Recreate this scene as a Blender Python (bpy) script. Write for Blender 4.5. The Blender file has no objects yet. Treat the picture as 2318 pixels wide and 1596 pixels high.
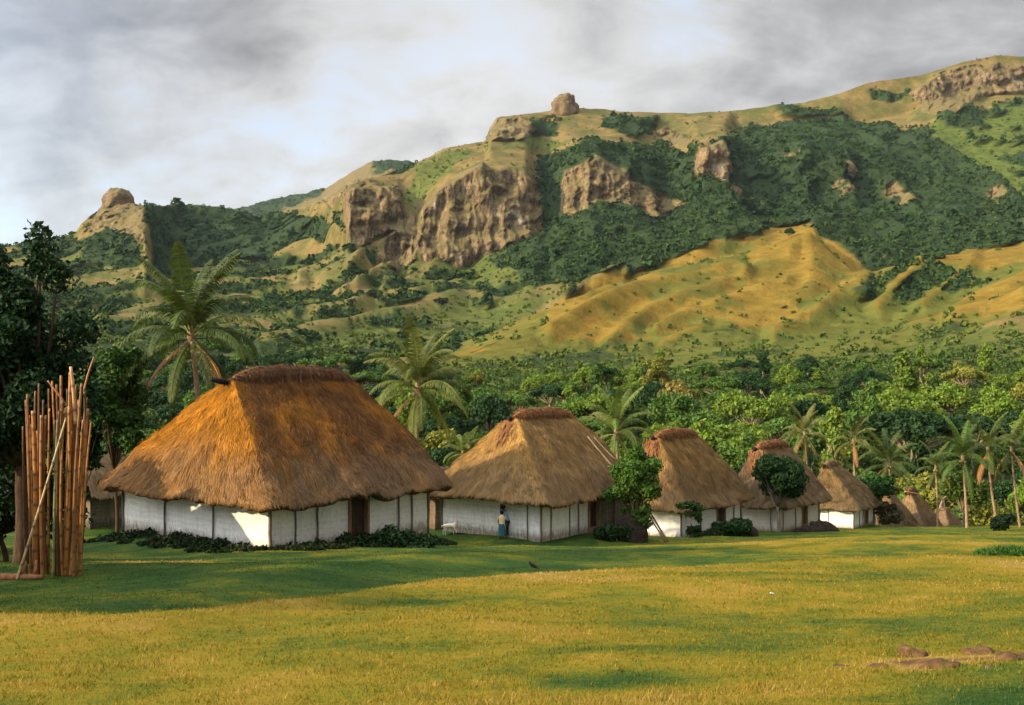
import bpy, math, random
import numpy as np
from mathutils import Vector
R = math.radians
rng = np.random.default_rng(7)
random.seed(7)
scene = bpy.context.scene
COL = scene.collection
FPX, CX, HY = 2485.0, 1159.0, 850.0          # focal length, optical axis and horizon of the photograph (px of a 2318 px wide copy)

# ------------------------------------------------------------------ utilities
def at(px, py, d):
    return np.array([(px - CX) / FPX * d, d, (HY - py) / FPX * d])

def _hash(ix, iy, iz, seed):
    h = (ix.astype(np.int64) * 374761393 + iy.astype(np.int64) * 668265263 + iz.astype(np.int64) * 2147483647 + seed * 974634541) & 0xffffffff
    h = ((h ^ (h >> 13)) * 1274126177) & 0xffffffff
    h = h ^ (h >> 16)
    return (h & 0xffff) / 32767.5 - 1.0

def vnoise(p, seed=0):
    p = np.asarray(p, float)
    i = np.floor(p); f = p - i; i = i.astype(np.int64)
    u = f * f * f * (f * (f * 6 - 15) + 10)
    x, y, z = i[..., 0], i[..., 1], i[..., 2]
    ux, uy, uz = u[..., 0], u[..., 1], u[..., 2]
    def c(a, b, e): return _hash(x + a, y + b, z + e, seed)
    l = lambda a, b, t: a + (b - a) * t
    return l(l(l(c(0,0,0), c(1,0,0), ux), l(c(0,1,0), c(1,1,0), ux), uy),
             l(l(c(0,0,1), c(1,0,1), ux), l(c(0,1,1), c(1,1,1), ux), uy), uz)

def fbm(p, octaves=4, seed=0, gain=0.5):
    p = np.asarray(p, float); out = 0; a = 1.0; n = 0
    for o in range(octaves):
        out = out + a * vnoise(p * 2.0 ** o + o * 17.3, seed + o); n += a; a *= gain
    return out / n

def ridged(p, octaves=4, seed=0, gain=0.5):
    p = np.asarray(p, float); out = 0; a = 1.0; n = 0
    for o in range(octaves):
        out = out + a * (1 - 2 * np.abs(vnoise(p * 2.0 ** o + o * 11.7, seed + o))); n += a; a *= gain
    return out / n

def n2(x, y, s, octaves=4, seed=0):
    x = np.asarray(x, float); y = np.asarray(y, float)
    return fbm(np.stack([x / s, y / s, np.zeros_like(x) + 0.37], -1), octaves, seed)

def sstep(a, b, x):
    t = np.clip((np.asarray(x, float) - a) / (b - a), 0, 1); return t * t * (3 - 2 * t)

class MB:
    """collects quads and triangles with point attributes and links them as ONE mesh object"""
    def __init__(self): self.v = []; self.q = []; self.t = []; self.a = []; self.n = 0; self.uvs = []
    def add(self, V, Q=None, T=None, a=0.5, uv=None):
        V = np.asarray(V, float).reshape(-1, 3)
        if Q is not None and len(Q): self.q.append(np.asarray(Q, np.int64).reshape(-1, 4) + self.n)
        if T is not None and len(T): self.t.append(np.asarray(T, np.int64).reshape(-1, 3) + self.n)
        self.v.append(V); self.a.append(np.broadcast_to(np.asarray(a, float), (len(V),)))
        self.uvs.append(np.zeros((len(V), 2)) if uv is None else np.asarray(uv, float)); self.uvs[-1] = self.uvs[-1] if self.uvs[-1].shape[1] == 3 else np.concatenate([self.uvs[-1], np.zeros((len(V), 1))], 1)
        self.n += len(V); return self
    def mesh(self, name, smooth=True):
        V = np.concatenate(self.v); q = np.concatenate(self.q) if self.q else np.zeros((0, 4), np.int64)
        t = np.concatenate(self.t) if self.t else np.zeros((0, 3), np.int64)
        me = bpy.data.meshes.new(name)
        me.vertices.add(len(V)); me.vertices.foreach_set('co', V.astype(np.float32).ravel())
        loops = np.concatenate([q.ravel(), t.ravel()]).astype(np.int32)
        starts = np.concatenate([np.arange(len(q)) * 4, len(q) * 4 + np.arange(len(t)) * 3]).astype(np.int32)
        me.loops.add(len(loops)); me.loops.foreach_set('vertex_index', loops)
        me.polygons.add(len(starts)); me.polygons.foreach_set('loop_start', starts)
        me.polygons.foreach_set('use_smooth', np.full(len(starts), smooth))
        at_ = me.attributes.new('rnd', 'FLOAT', 'POINT'); at_.data.foreach_set('value', np.concatenate(self.a).astype(np.float32))
        uv = np.concatenate(self.uvs)
        if np.any(uv):
            b = me.attributes.new('flow', 'FLOAT_VECTOR', 'POINT')
            b.data.foreach_set('vector', uv.astype(np.float32).ravel())
        me.update(calc_edges=True); me.validate()
        return me
    def build(self, name, mat, parent=None, smooth=True):
        o = bpy.data.objects.new(name, self.mesh(name, smooth)); o.data.materials.append(mat)
        COL.objects.link(o)
        if parent is not None: o.parent = parent
        return o

def tag(o, label=None, cat=None, group=None, kind=None):
    if label: o['label'] = label
    if cat: o['category'] = cat
    if group: o['group'] = group
    if kind: o['kind'] = kind
    return o

def empty(name, loc, rz=0.0):
    o = bpy.data.objects.new(name, None); o.location = loc; o.rotation_euler = (0, 0, rz); o.empty_display_size = 0.3
    COL.objects.link(o); return o

def copy_tree(o, parent=None):
    c = o.copy(); COL.objects.link(c)
    if parent is not None: c.parent = parent
    for k in list(o.children): copy_tree(k, c)
    return c

def tint(o, col):
    o.color = (*col, 1)
    for k in o.children: tint(k, col)

def tube(P, r, n=8, cap=True):
    P = np.asarray(P, float); k = len(P); r = np.broadcast_to(np.asarray(r, float), (k,))
    T = np.gradient(P, axis=0); T /= np.linalg.norm(T, axis=1)[:, None] + 1e-9
    up = np.array([0, 0, 1.0]) if abs(T[0][2]) < 0.9 else np.array([1.0, 0, 0])
    A = np.cross(T, up); A /= np.linalg.norm(A, axis=1)[:, None] + 1e-9
    B = np.cross(T, A)
    th = np.arange(n) / n * 2 * np.pi
    V = P[:, None] + r[:, None, None] * (np.cos(th)[None, :, None] * A[:, None] + np.sin(th)[None, :, None] * B[:, None])
    V = V.reshape(-1, 3)
    i = np.arange(k - 1)[:, None] * n; j = np.arange(n)[None, :]; j2 = (j + 1) % n
    Q = np.stack([i + j, i + j2, i + n + j2, i + n + j], -1).reshape(-1, 4)
    Tt = []
    if cap:
        V = np.vstack([V, P[:1], P[-1:]])
        for q in range(n):
            Tt.append((k * n, (q + 1) % n, q)); Tt.append((k * n + 1, (k - 1) * n + q, (k - 1) * n + (q + 1) % n))
    return V, Q, np.array(Tt, int).reshape(-1, 3)

def box(x0, x1, y0, y1, z0, z1):
    V = np.array([[x, y, z] for z in (z0, z1) for y in (y0, y1) for x in (x0, x1)], float)
    Q = np.array([[0,2,3,1],[4,5,7,6],[0,1,5,4],[2,6,7,3],[0,4,6,2],[1,3,7,5]])
    return V, Q

def ico(sub=2):
    t = (1 + 5 ** 0.5) / 2
    V = [(-1,t,0),(1,t,0),(-1,-t,0),(1,-t,0),(0,-1,t),(0,1,t),(0,-1,-t),(0,1,-t),(t,0,-1),(t,0,1),(-t,0,-1),(-t,0,1)]
    F = [(0,11,5),(0,5,1),(0,1,7),(0,7,10),(0,10,11),(1,5,9),(5,11,4),(11,10,2),(10,7,6),(7,1,8),(3,9,4),(3,4,2),(3,2,6),(3,6,8),(3,8,9),(4,9,5),(2,4,11),(6,2,10),(8,6,7),(9,8,1)]
    V = [np.array(v) / np.linalg.norm(v) for v in V]
    for _ in range(sub):
        cache = {}; F2 = []
        def mid(a, b):
            k = (min(a, b), max(a, b))
            if k not in cache:
                m = V[a] + V[b]; V.append(m / np.linalg.norm(m)); cache[k] = len(V) - 1
            return cache[k]
        for a, b, c in F:
            ab, bc, ca = mid(a, b), mid(b, c), mid(c, a)
            F2 += [(a, ab, ca), (b, bc, ab), (c, ca, bc), (ab, bc, ca)]
        F = F2
    return np.array(V), np.array(F)
ICO1, ICO2, ICO3 = ico(1), ico(2), ico(3)

def unit(v): return v / (np.linalg.norm(v, axis=-1, keepdims=True) + 1e-9)

# ------------------------------------------------------------------ materials
class NT:
    def __init__(self, name, world=False):
        if world: self.m = bpy.data.worlds.new(name)
        else: self.m = bpy.data.materials.new(name)
        self.m.use_nodes = True; self.t = self.m.node_tree; self.t.nodes.clear()
    def n(self, typ, ins=None, **kw):
        nd = self.t.nodes.new(typ)
        for k, v in kw.items(): setattr(nd, k, v)
        for k, v in (ins or {}).items():
            s = nd.inputs[k]
            if isinstance(v, bpy.types.NodeSocket): self.t.links.new(v, s)
            elif hasattr(s, 'default_value'):
                try: s.default_value = v
                except Exception: s.default_value = (*v, 1) if len(v) == 3 else v
        return nd
    def math(self, op, a, b=0.0, c=None, clamp=False):
        nd = self.t.nodes.new('ShaderNodeMath'); nd.operation = op; nd.use_clamp = clamp
        for k, v in enumerate((a, b) if c is None else (a, b, c)):
            if isinstance(v, bpy.types.NodeSocket): self.t.links.new(v, nd.inputs[k])
            else: nd.inputs[k].default_value = v
        return nd.outputs[0]
    def mix(self, f, a, b, mode='MIX'):
        nd = self.t.nodes.new('ShaderNodeMix'); nd.data_type = 'RGBA'; nd.blend_type = mode
        for s, v in ((nd.inputs[0], f), (nd.inputs[6], a), (nd.inputs[7], b)):
            if isinstance(v, bpy.types.NodeSocket): self.t.links.new(v, s)
            elif isinstance(v, (int, float)): s.default_value = v
            else: s.default_value = (*v, 1) if len(v) == 3 else v
        return nd.outputs[2]
    def mapr(self, v, a, b, c=0.0, d=1.0):
        nd = self.n('ShaderNodeMapRange', {0: v, 1: a, 2: b, 3: c, 4: d}); nd.clamp = True; return nd.outputs[0]
    def noise(self, vec, scale, detail=4, rough=0.55, dist=0.0):
        return self.n('ShaderNodeTexNoise', {'Vector': vec, 'Scale': scale, 'Detail': detail, 'Roughness': rough, 'Distortion': dist}).outputs[0]
    def ramp(self, v, stops):
        nd = self.n('ShaderNodeValToRGB', {0: v}); e = nd.color_ramp.elements
        while len(e) < len(stops): e.new(0.5)
        for k, (p, c) in enumerate(stops): e[k].position = p; e[k].color = (*c, 1)
        return nd.outputs[0]
    def vecmul(self, v, s):
        nd = self.n('ShaderNodeVectorMath', {0: v, 1: s}, operation='MULTIPLY'); return nd.outputs[0]
    def attr(self, name): return self.n('ShaderNodeAttribute', attribute_name=name)
    def obj(self): return self.n('ShaderNodeTexCoord').outputs['Object']
    def pos(self): return self.n('ShaderNodeNewGeometry').outputs['Position']
    def bump(self, h, s=0.3, d=0.02):
        return self.n('ShaderNodeBump', {'Height': h, 'Strength': s, 'Distance': d}).outputs[0]
    def out(self, col, rough=0.85, normal=None, spec=0.2, transl=None, tf=0.25):
        p = self.n('ShaderNodeBsdfPrincipled', {'Base Color': col, 'Roughness': rough})
        p.inputs['Specular IOR Level'].default_value = spec
        if normal is not None: self.t.links.new(normal, p.inputs['Normal'])
        sh = p.outputs[0]
        if transl is not None:
            tr = self.n('ShaderNodeBsdfTranslucent', {'Color': transl})
            sh = self.n('ShaderNodeMixShader', {0: tf, 1: sh, 2: tr.outputs[0]}).outputs[0]
        self.n('ShaderNodeOutputMaterial', {'Surface': sh}); return self.m

def mat_leaf(name, tf=0.17, spec=0.15):
    """foliage: the object's own colour, varied leaf by leaf and in drifts"""
    m = NT(name); oc = m.n('ShaderNodeObjectInfo'); r = m.attr('rnd').outputs['Fac']
    dr = m.noise(m.obj(), 0.45, 3)
    hsv = m.n('ShaderNodeHueSaturation', {'Hue': m.mapr(dr, 0.3, 0.7, 0.475, 0.525), 'Saturation': 1.0, 'Value': m.mapr(r, 0, 1, 0.55, 1.5), 'Color': oc.outputs['Color']})
    c = m.mix(m.mapr(dr, 0.45, 0.75, 0, 0.45), hsv.outputs[0], m.mix(1.0, hsv.outputs[0], (1.5, 1.15, 0.7), 'MULTIPLY'))
    return m.out(c, 0.55, None, spec, m.mix(1.0, c, (1.1, 1.15, 0.6), 'MULTIPLY'), tf)

def mat_bark(name, a, b, sc=6.0):
    m = NT(name); v = m.vecmul(m.obj(), (1, 1, 0.25)); f = m.noise(v, sc, 5, 0.65)
    return m.out(m.mix(m.mapr(f, 0.3, 0.7), a, b), 0.9, m.bump(f, 0.6, 0.03), 0.1)

def mat_plain(name, a, b, sc=8.0, rough=0.85, bs=0.3):
    m = NT(name); f = m.noise(m.obj(), sc, 5, 0.6)
    return m.out(m.mix(m.mapr(f, 0.3, 0.7), a, b), rough, m.bump(f, bs, 0.02), 0.15)

def mat_thatch(name, dark, mid, light, ochre):
    m = NT(name); fl = m.attr('flow').outputs['Vector']; r = m.attr('rnd').outputs['Fac']
    fresh = m.n('ShaderNodeSeparateXYZ', {0: fl}).outputs[2]  # weight of the sunlit ochre painted on the left roof faces
    st = m.noise(m.vecmul(fl, (9, 0.9, 0)), 1.0, 5, 0.65, 0.6)
    st2 = m.noise(m.vecmul(fl, (28, 3.0, 0)), 1.0, 3, 0.6)
    big = m.noise(m.vecmul(fl, (0.5, 0.28, 0)), 1.0, 4, 0.6, 0.5)
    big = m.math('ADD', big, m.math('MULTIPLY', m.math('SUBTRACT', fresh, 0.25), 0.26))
    med = m.noise(m.vecmul(fl, (1.6, 0.8, 0)), 1.0, 4, 0.6)
    c = m.mix(m.mapr(st, 0.28, 0.72), dark, mid)
    c = m.mix(m.mapr(st2, 0.42, 0.8, 0, 0.6), c, light)
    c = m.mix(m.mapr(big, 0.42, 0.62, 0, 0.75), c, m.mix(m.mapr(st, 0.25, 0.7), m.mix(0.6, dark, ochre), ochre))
    c = m.mix(m.mapr(med, 0.52, 0.8, 0, 0.55), c, dark)
    c = m.mix(1.0, c, m.ramp(r, [(0, (0.45, 0.45, 0.45)), (0.6, (.9, .9, .9)), (1, (1.6, 1.5, 1.3))]), 'MULTIPLY')
    vv = m.n('ShaderNodeSeparateXYZ', {0: fl}).outputs[1]
    old = m.mapr(m.math('ADD', vv, m.math('MULTIPLY', m.math('SUBTRACT', med, 0.5), 5.0)), 1.2, 3.2, 0.62, 0.0)
    c = m.mix(old, c, m.mix(m.mapr(st, 0.3, 0.7), tuple(k * .7 for k in dark), (0.26, 0.185, 0.105)))
    drk = m.noise(m.vecmul(fl, (14, 1.6, 0)), 1.0, 4, 0.6, 0.4)
    c = m.mix(m.mapr(drk, 0.56, 0.70, 0, 0.7), c, tuple(k * .45 for k in dark))
    h = m.math('ADD', st, m.math('MULTIPLY', st2, 0.5))
    return m.out(c, 0.95, m.bump(h, 0.9, 0.12), 0.03)

def mat_wall(name, white=(0.84, 0.80, 0.70), dirt=(0.20, 0.15, 0.09), grime=0.45):
    """lime-washed woven bamboo, muddied along its foot"""
    m = NT(name); v = m.obj(); fl = m.attr('flow').outputs['Vector']
    x = m.n('ShaderNodeSeparateXYZ', {0: fl}); u, z = x.outputs[0], x.outputs[1]
    wv = m.math('SINE', m.math('ADD', m.math('MULTIPLY', z, 24.0), m.math('MULTIPLY', m.noise(fl, 0.9, 3), 9.0)))
    n1 = m.noise(fl, 1.3, 5, 0.6); n3 = m.noise(m.vecmul(fl, (7, 2.2, 1)), 1.0, 5, 0.7)
    sp = m.noise(m.vecmul(fl, (9, 5, 1)), 1.0, 4, 0.6)
    foot = m.math('ADD', m.mapr(z, 0.0, 0.75, 1.0, 0.0), m.math('MULTIPLY', m.math('SUBTRACT', n3, 0.5), 1.5))
    c = m.mix(m.mapr(n1, 0.3, 0.7, 0, 0.8), white, tuple(k * 0.80 for k in white))
    c = m.mix(m.mapr(m.math('MULTIPLY', wv, m.mapr(m.noise(fl, 1.1, 3), .4, .65)), 0.1, 1.0, 0, 0.25), c, (0.34, 0.32, 0.27)); c = m.mix(m.mapr(m.noise(m.vecmul(fl, (5, .6, 1)), 1.0, 5, .65), .5, .72, 0, .38), c, (0.36, 0.32, 0.24))
    c = m.mix(m.mapr(sp, 0.56, 0.72, 0, grime), c, (0.24, 0.2, 0.15))
    c = m.mix(m.mapr(foot, 0.45, 1.05, 0, 0.92), c, dirt)
    h = m.math('ADD', m.math('MULTIPLY', wv, 0.07), m.math('MULTIPLY', n3, 1.4))
    return m.out(c, 0.9, m.bump(h, 0.8, 0.05), 0.1)

M = {}
M['leaf'] = mat_leaf('leaf_green'); M['leaf_dark'] = mat_leaf('leaf_glossy', 0.10, 0.10)
M['frond'] = mat_leaf('palm_frond', 0.2, 0.2)
M['bark'] = mat_bark('bark_grey', (0.10, 0.075, 0.05), (0.28, 0.21, 0.14))
M['bark_pale'] = mat_bark('bark_pale', (0.16, 0.12, 0.08), (0.36, 0.27, 0.17))
M['palm_bark'] = mat_bark('palm_bark', (0.14, 0.09, 0.055), (0.38, 0.25, 0.14), 9)
M['post'] = mat_bark('post_wood', (0.08, 0.065, 0.05), (0.24, 0.20, 0.15), 12)
M['beam'] = mat_bark('fern_log', (0.008, 0.007, 0.006), (0.03, 0.025, 0.02), 14)
M['door'] = mat_bark('door_wood', (0.03, 0.02, 0.014), (0.09, 0.055, 0.03), 10)
M['frame'] = mat_bark('door_frame_wood', (0.12, 0.075, 0.04), (0.30, 0.20, 0.11), 10)
M['pole'] = mat_bark('pole_wood', (0.34, 0.22, 0.09), (0.60, 0.42, 0.20), 10)
M['heap'] = mat_plain('old_thatch_heap', (0.012, 0.009, 0.006), (0.045, 0.032, 0.02), 5, 0.95, 0.9)

def mat_bamboo():
    m = NT('bamboo_cane'); r = m.attr('rnd').outputs['Fac']; oc = m.n('ShaderNodeObjectInfo').outputs['Color']
    f = m.noise(m.vecmul(m.obj(), (6, 6, 1.2)), 1.5, 5, 0.6)
    c = m.mix(m.mapr(f, 0.3, 0.7), m.mix(1.0, oc, (0.5, 0.42, 0.35), 'MULTIPLY'), oc)
    c = m.mix(m.mapr(r, 0.55, 0.95, 0, .85), c, (0.05, 0.022, 0.010))
    return m.out(c, 0.45, m.bump(f, 0.2, 0.01), 0.4)
M['bamboo'] = mat_bamboo()
def mat_skincloth(name, a, rough=0.8):
    m = NT(name); f = m.noise(m.obj(), 14, 4)
    return m.out(m.mix(f, tuple(k * 0.75 for k in a), tuple(min(1, k * 1.2) for k in a)), rough, m.bump(f, 0.3, 0.01), 0.15)

# ------------------------------------------------------------------ camera, light, sky
cam = bpy.data.cameras.new('camera'); co = bpy.data.objects.new('camera', cam); COL.objects.link(co)
co.location = (0, 0, 0); co.rotation_euler = (R(90), 0, 0)
cam.sensor_width = 36; cam.lens = 36 * FPX / 2318; cam.shift_y = (HY - 798) / 2318
cam.clip_start = 0.1; cam.clip_end = 20000; scene.camera = co

SUN_AZ, SUN_EL = R(25), R(21)                   # sun to the left and a little behind the camera, low
S = np.array([-math.cos(SUN_AZ) * math.cos(SUN_EL), -math.sin(SUN_AZ) * math.cos(SUN_EL), math.sin(SUN_EL)])
sl = bpy.data.lights.new('sun', 'SUN'); sl.energy = 4.2; sl.angle = R(0.5); sl.color = (1.0, 0.80, 0.52)
so = bpy.data.objects.new('sun', sl); COL.objects.link(so)
so.rotation_euler = Vector(-S).to_track_quat('-Z', 'Y').to_euler(); so.location = (-60, -40, 60)

def make_world():
    w = NT('World', True); scene.world = w.m
    sky = w.n('ShaderNodeTexSky', sky_type='NISHITA'); sky.sun_disc = False
    sky.sun_elevation = SUN_EL; sky.sun_rotation = math.atan2(S[0], S[1]); sky.air_density = 1.0; sky.dust_density = 0.6
    g = w.n('ShaderNodeTexCoord').outputs['Generated']
    s = w.n('ShaderNodeSeparateXYZ', {0: g}); z = w.math('MAXIMUM', s.outputs[2], 0.0)
    k = w.math('DIVIDE', 1.0, w.math('ADD', z, 0.5))
    p = w.n('ShaderNodeCombineXYZ', {0: w.math('MULTIPLY', s.outputs[0], k), 1: w.math('MULTIPLY', s.outputs[1], k), 2: 0.31}).outputs[0]
    big = w.noise(p, 2.3, 5, 0.52, 0.35)
    fine = w.noise(w.vecmul(p, (1, 1.3, 1)), 6.5, 6, 0.55, 0.3)
    cov = w.math('ADD', w.math('MULTIPLY', big, 0.55), w.math('MULTIPLY', fine, 0.45))
    # thick grey deck towards the right and overhead, thinner and bluer to the left
    side = w.mapr(s.outputs[0], -0.45, 0.45, 0.0, 1.0)
    shade = w.math('ADD', w.math('MULTIPLY', w.math('SUBTRACT', cov, 0.5), 4.8), w.math('MULTIPLY', w.mapr(z, 0.13, 0.36), w.mapr(side, 0.45, 1.0, 0.2, 1.0)))
    cl = w.ramp(w.math('ADD', w.math('MULTIPLY', shade, 0.55), 0.32),
                [(0.0, (5.9, 5.85, 5.8)), (0.30, (4.4, 4.38, 4.38)), (0.60, (2.8, 2.8, 2.88)), (1.0, (1.1, 1.13, 1.2))])
    gap = w.math('ADD', w.mapr(cov, 0.36, 0.50), w.mapr(side, 0.05, 0.5, -0.35, 0.4), clamp=True)
    gap = w.mapr(gap, 0.0, 1.0, 0.42, 1.0)
    skc = w.mix(1.0, sky.outputs[0], (1.3, 1.35, 1.5), 'MULTIPLY')
    # unseen overhead sky boosted to fill shaded walls; sun side brightened too
    dt = w.n('ShaderNodeVectorMath', {0: g, 1: tuple(S)}, operation='DOT_PRODUCT').outputs['Value']
    br = w.math('MULTIPLY', w.mapr(z, 0.34, 0.7, 1.0, 3.1), w.mapr(dt, 0.0, 1.0, 1.0, 2.2))
    c = w.mix(1.0, w.mix(gap, skc, cl), w.n('ShaderNodeCombineColor', {0: br, 1: br, 2: br}).outputs[0], 'MULTIPLY')
    bg = w.n('ShaderNodeBackground', {'Color': c, 'Strength': 0.1})
    w.n('ShaderNodeOutputWorld', {'Surface': bg.outputs[0]})
make_world()
scene.view_settings.view_transform = 'Standard'; scene.view_settings.look = 'None'
scene.view_settings.exposure = 0.75; scene.view_settings.gamma = 1.0; scene.view_settings.use_curve_mapping = False
scene.cycles.max_bounces = 6; scene.cycles.diffuse_bounces = 3; scene.cycles.transmission_bounces = 3; scene.cycles.transparent_max_bounces = 4
scene.cycles.use_denoising = True
scene.cycles.volume_bounces = 0

# ------------------------------------------------------------------ ground
def edge_y(x): return np.interp(x, [-30, -9, -7.9, -6.1, -5, -3.6, -1.7, 3.2, 15.8, 40], [17, 17, 16.6, 16.4, 19, 22, 26.8, 32, 34, 36])
PADS = []      # (x, y, z, radius): level pads the huts stand on
def ground_z(x, y, fine=True):
    x = np.asarray(x, float); y = np.asarray(y, float)
    z = -1.6 - 0.125 * y
    z = z - 0.09 * np.maximum(y - 128 - 0.05 * x, 0) - 0.0016 * np.maximum(y - 128, 0) ** 2
    bx = np.clip(x, -20, 60)
    eg = edge_y(x); z = z + 0.10 * np.exp(-((y - eg + .8) / 1.6) ** 2) - 0.34 * sstep(0.2, 4.5, y - eg) * (1 - sstep(8, 16, y - eg))
    z = z + 0.22 * np.exp(-((y - 50 - 0.05 * bx) / 3.0) ** 2) * sstep(-4, 3, x)
    z = z + 0.25 * np.exp(-((y - 66 - 0.02 * bx) / 4.0) ** 2) * sstep(12, 22, x)
    z = z + 0.35 * n2(x, y, 14, 2, 3) + 0.10 * n2(x, y, 3.5, 2, 4)
    for (px, py, pz, pr) in PADS:
        w = np.exp(-(((x - px) ** 2 + (y - py) ** 2) / pr ** 2) ** 2)
        z = z + (pz - z) * w
    if fine: z = z + 0.022 * n2(x, y, 0.6, 3, 5)
    return z

def dry_and_lit(x, y):
    x = np.asarray(x, float); y = np.asarray(y, float)
    edge = edge_y(x)
    v = 0.60 + .26 * np.exp(-((y - edge + 1) / 2.5) ** 2) - 0.42 * sstep(edge - .6, edge + 2.2, y + .8 * n2(x, y, 3, 2, 21)) + .22 * sstep(4, 12, x) * sstep(edge, edge + 4, y)  # dry and green turf, with the lit crest and shade band painted in
    v = v + 0.50 * n2(x, y, 2.4, 5, 22) + 0.25 * n2(x, y, 9, 2, 23) + .28 * n2(x, y, .5, 3, 24)
    px = CX + FPX * x / np.maximum(y, 1)
    v = v - 0.50 * np.exp(-((px - 1400) / 190) ** 2 - ((y - 11.6 - 0.0006 * (px - 1400)) / 0.8) ** 2)
    v = v - 0.45 * np.exp(-((px - 2250) / 300) ** 2 - ((y - 9.6) / 1.3) ** 2)
    v = v - 0.35 * np.exp(-((px + 20) / 130) ** 2 - ((y - 14.2) / 1.2) ** 2)  # small shadows at lower left, painted as greener grass
    v = v + 0.42 * np.exp(-((y - 50 - 0.05 * x) / 1.6) ** 2) * sstep(-4, 3, x)  # sunlit strip across the green, painted as paler dry grass
    v = v + 0.4 * np.exp(-((y - 66 - 0.02 * x) / 2.0) ** 2) * sstep(12, 22, x)  # second painted sunlit strip, farther off to the right
    v = np.clip(v, 0, 1)
    e = np.exp(-((px - 2130) / 200) ** 2 - ((y - 12.1) / .75) ** 2) * 1.1 + np.exp(-((px - 380) / 190) ** 2 - ((y - 37.5) / 2.6) ** 2) * 1.25 + np.exp(-((px - 1080) / 60) ** 2 - ((y - 58.5) / 1.3) ** 2) * 1.1 + .55 * np.exp(-((px - 2100) / 200) ** 2 - ((y - 92) / 5) ** 2)
    return v + 2.2 * np.clip(e * (1 + 1.3 * n2(x, y, .7, 4, 25)) - .55, 0, .5)      # above 1: bare earth

# ------------------------------------------------------------------ huts: where they stand
def line_hit(px, P, D):
    """parameter t where P + t*D is seen at picture column px"""
    k = (px - CX) / FPX
    return (k * P[1] - P[0]) / (D[0] - k * D[1])

HUTS = []
def hut_spec(key, Npx, Lpx, Rpx, z0, d, phi, top, rpx, **kw):
    a = R(phi); ax = np.array([math.cos(a), math.sin(a)]); pe = np.array([-math.sin(a), math.cos(a)])
    N = np.array([(Npx - CX) / FPX * d, d])
    L = line_hit(Rpx, N, ax); W = line_hit(Lpx, N, pe)
    c = N + ax * L / 2 + pe * W / 2
    r0, r1 = line_hit(rpx[0], c, ax), line_hit(rpx[1], c, ax)
    h = dict(key=key, N=N, ax=ax, pe=pe, L=L, W=W, c=c, a=a, z0=z0, top=top, r0=r0, r1=r1, **kw)
    PADS.append((c[0], c[1], z0 - 0.03, 0.62 * max(L, W) + 0.6))
    HUTS.append(h); return h

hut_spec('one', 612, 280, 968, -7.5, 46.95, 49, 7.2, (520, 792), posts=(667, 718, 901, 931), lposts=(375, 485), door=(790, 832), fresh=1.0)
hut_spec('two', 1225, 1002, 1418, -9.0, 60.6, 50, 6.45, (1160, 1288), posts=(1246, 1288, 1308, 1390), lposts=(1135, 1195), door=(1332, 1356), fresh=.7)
hut_spec('three', 1542, 1428, 1676, -11.5, 77.4, 50, 7.0, (1482, 1572), posts=(1585, 1660), lposts=(), door=(1622, 1640))
hut_spec('four', 1762, 1676, 1853, -12.4, 86.8, 50, 6.55, (1712, 1778), posts=(1772, 1800), lposts=(1745,), door=(1815, 1826))
hut_spec('five', 1932, 1856, 1976, -16.3, 117, 52, 6.8, (1868, 1892), posts=(1945, 1953), lposts=(1875,), door=(1957, 1964))
hut_spec('six', 2082, 2030, 2118, -21.0, 132, 50, 6.7, (2056, 2070), posts=(), lposts=(), door=None)
hut_spec('seven', 2140, 2108, 2176, -22.6, 140, 50, 5.2, (2134, 2142), posts=(), lposts=(), door=None)
hut_spec('six_b', 2028, 1985, 2058, -19.8, 127, 50, 6.3, (2000, 2012), posts=(), lposts=(), door=None)
hut_spec('shed', 985, 930, 1060, -10.4, 76, 50, 3.6, (960, 1030), posts=(), lposts=(), door=None)
hut_spec('far_left', 205, 120, 300, -10.2, 75, 49, 5.6, (150, 240), posts=(245,), lposts=(), door=None)

def free_hut(key, c, phi, L, W, z0, top, R_):
    a = R(phi); ax = np.array([math.cos(a), math.sin(a)]); pe = np.array([-math.sin(a), math.cos(a)]); c = np.array(c, float)
    HUTS.append(dict(key=key, N=c - ax * L / 2 - pe * W / 2, ax=ax, pe=pe, L=L, W=W, c=c, a=a, z0=z0, top=top, r0=-R_ / 2, r1=R_ / 2, posts=(), lposts=(), door=None))
free_hut('outer', (-25.1, 44.0), 25, 5.6, 7.4, -7.1, 5.8, 3.6)

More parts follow.
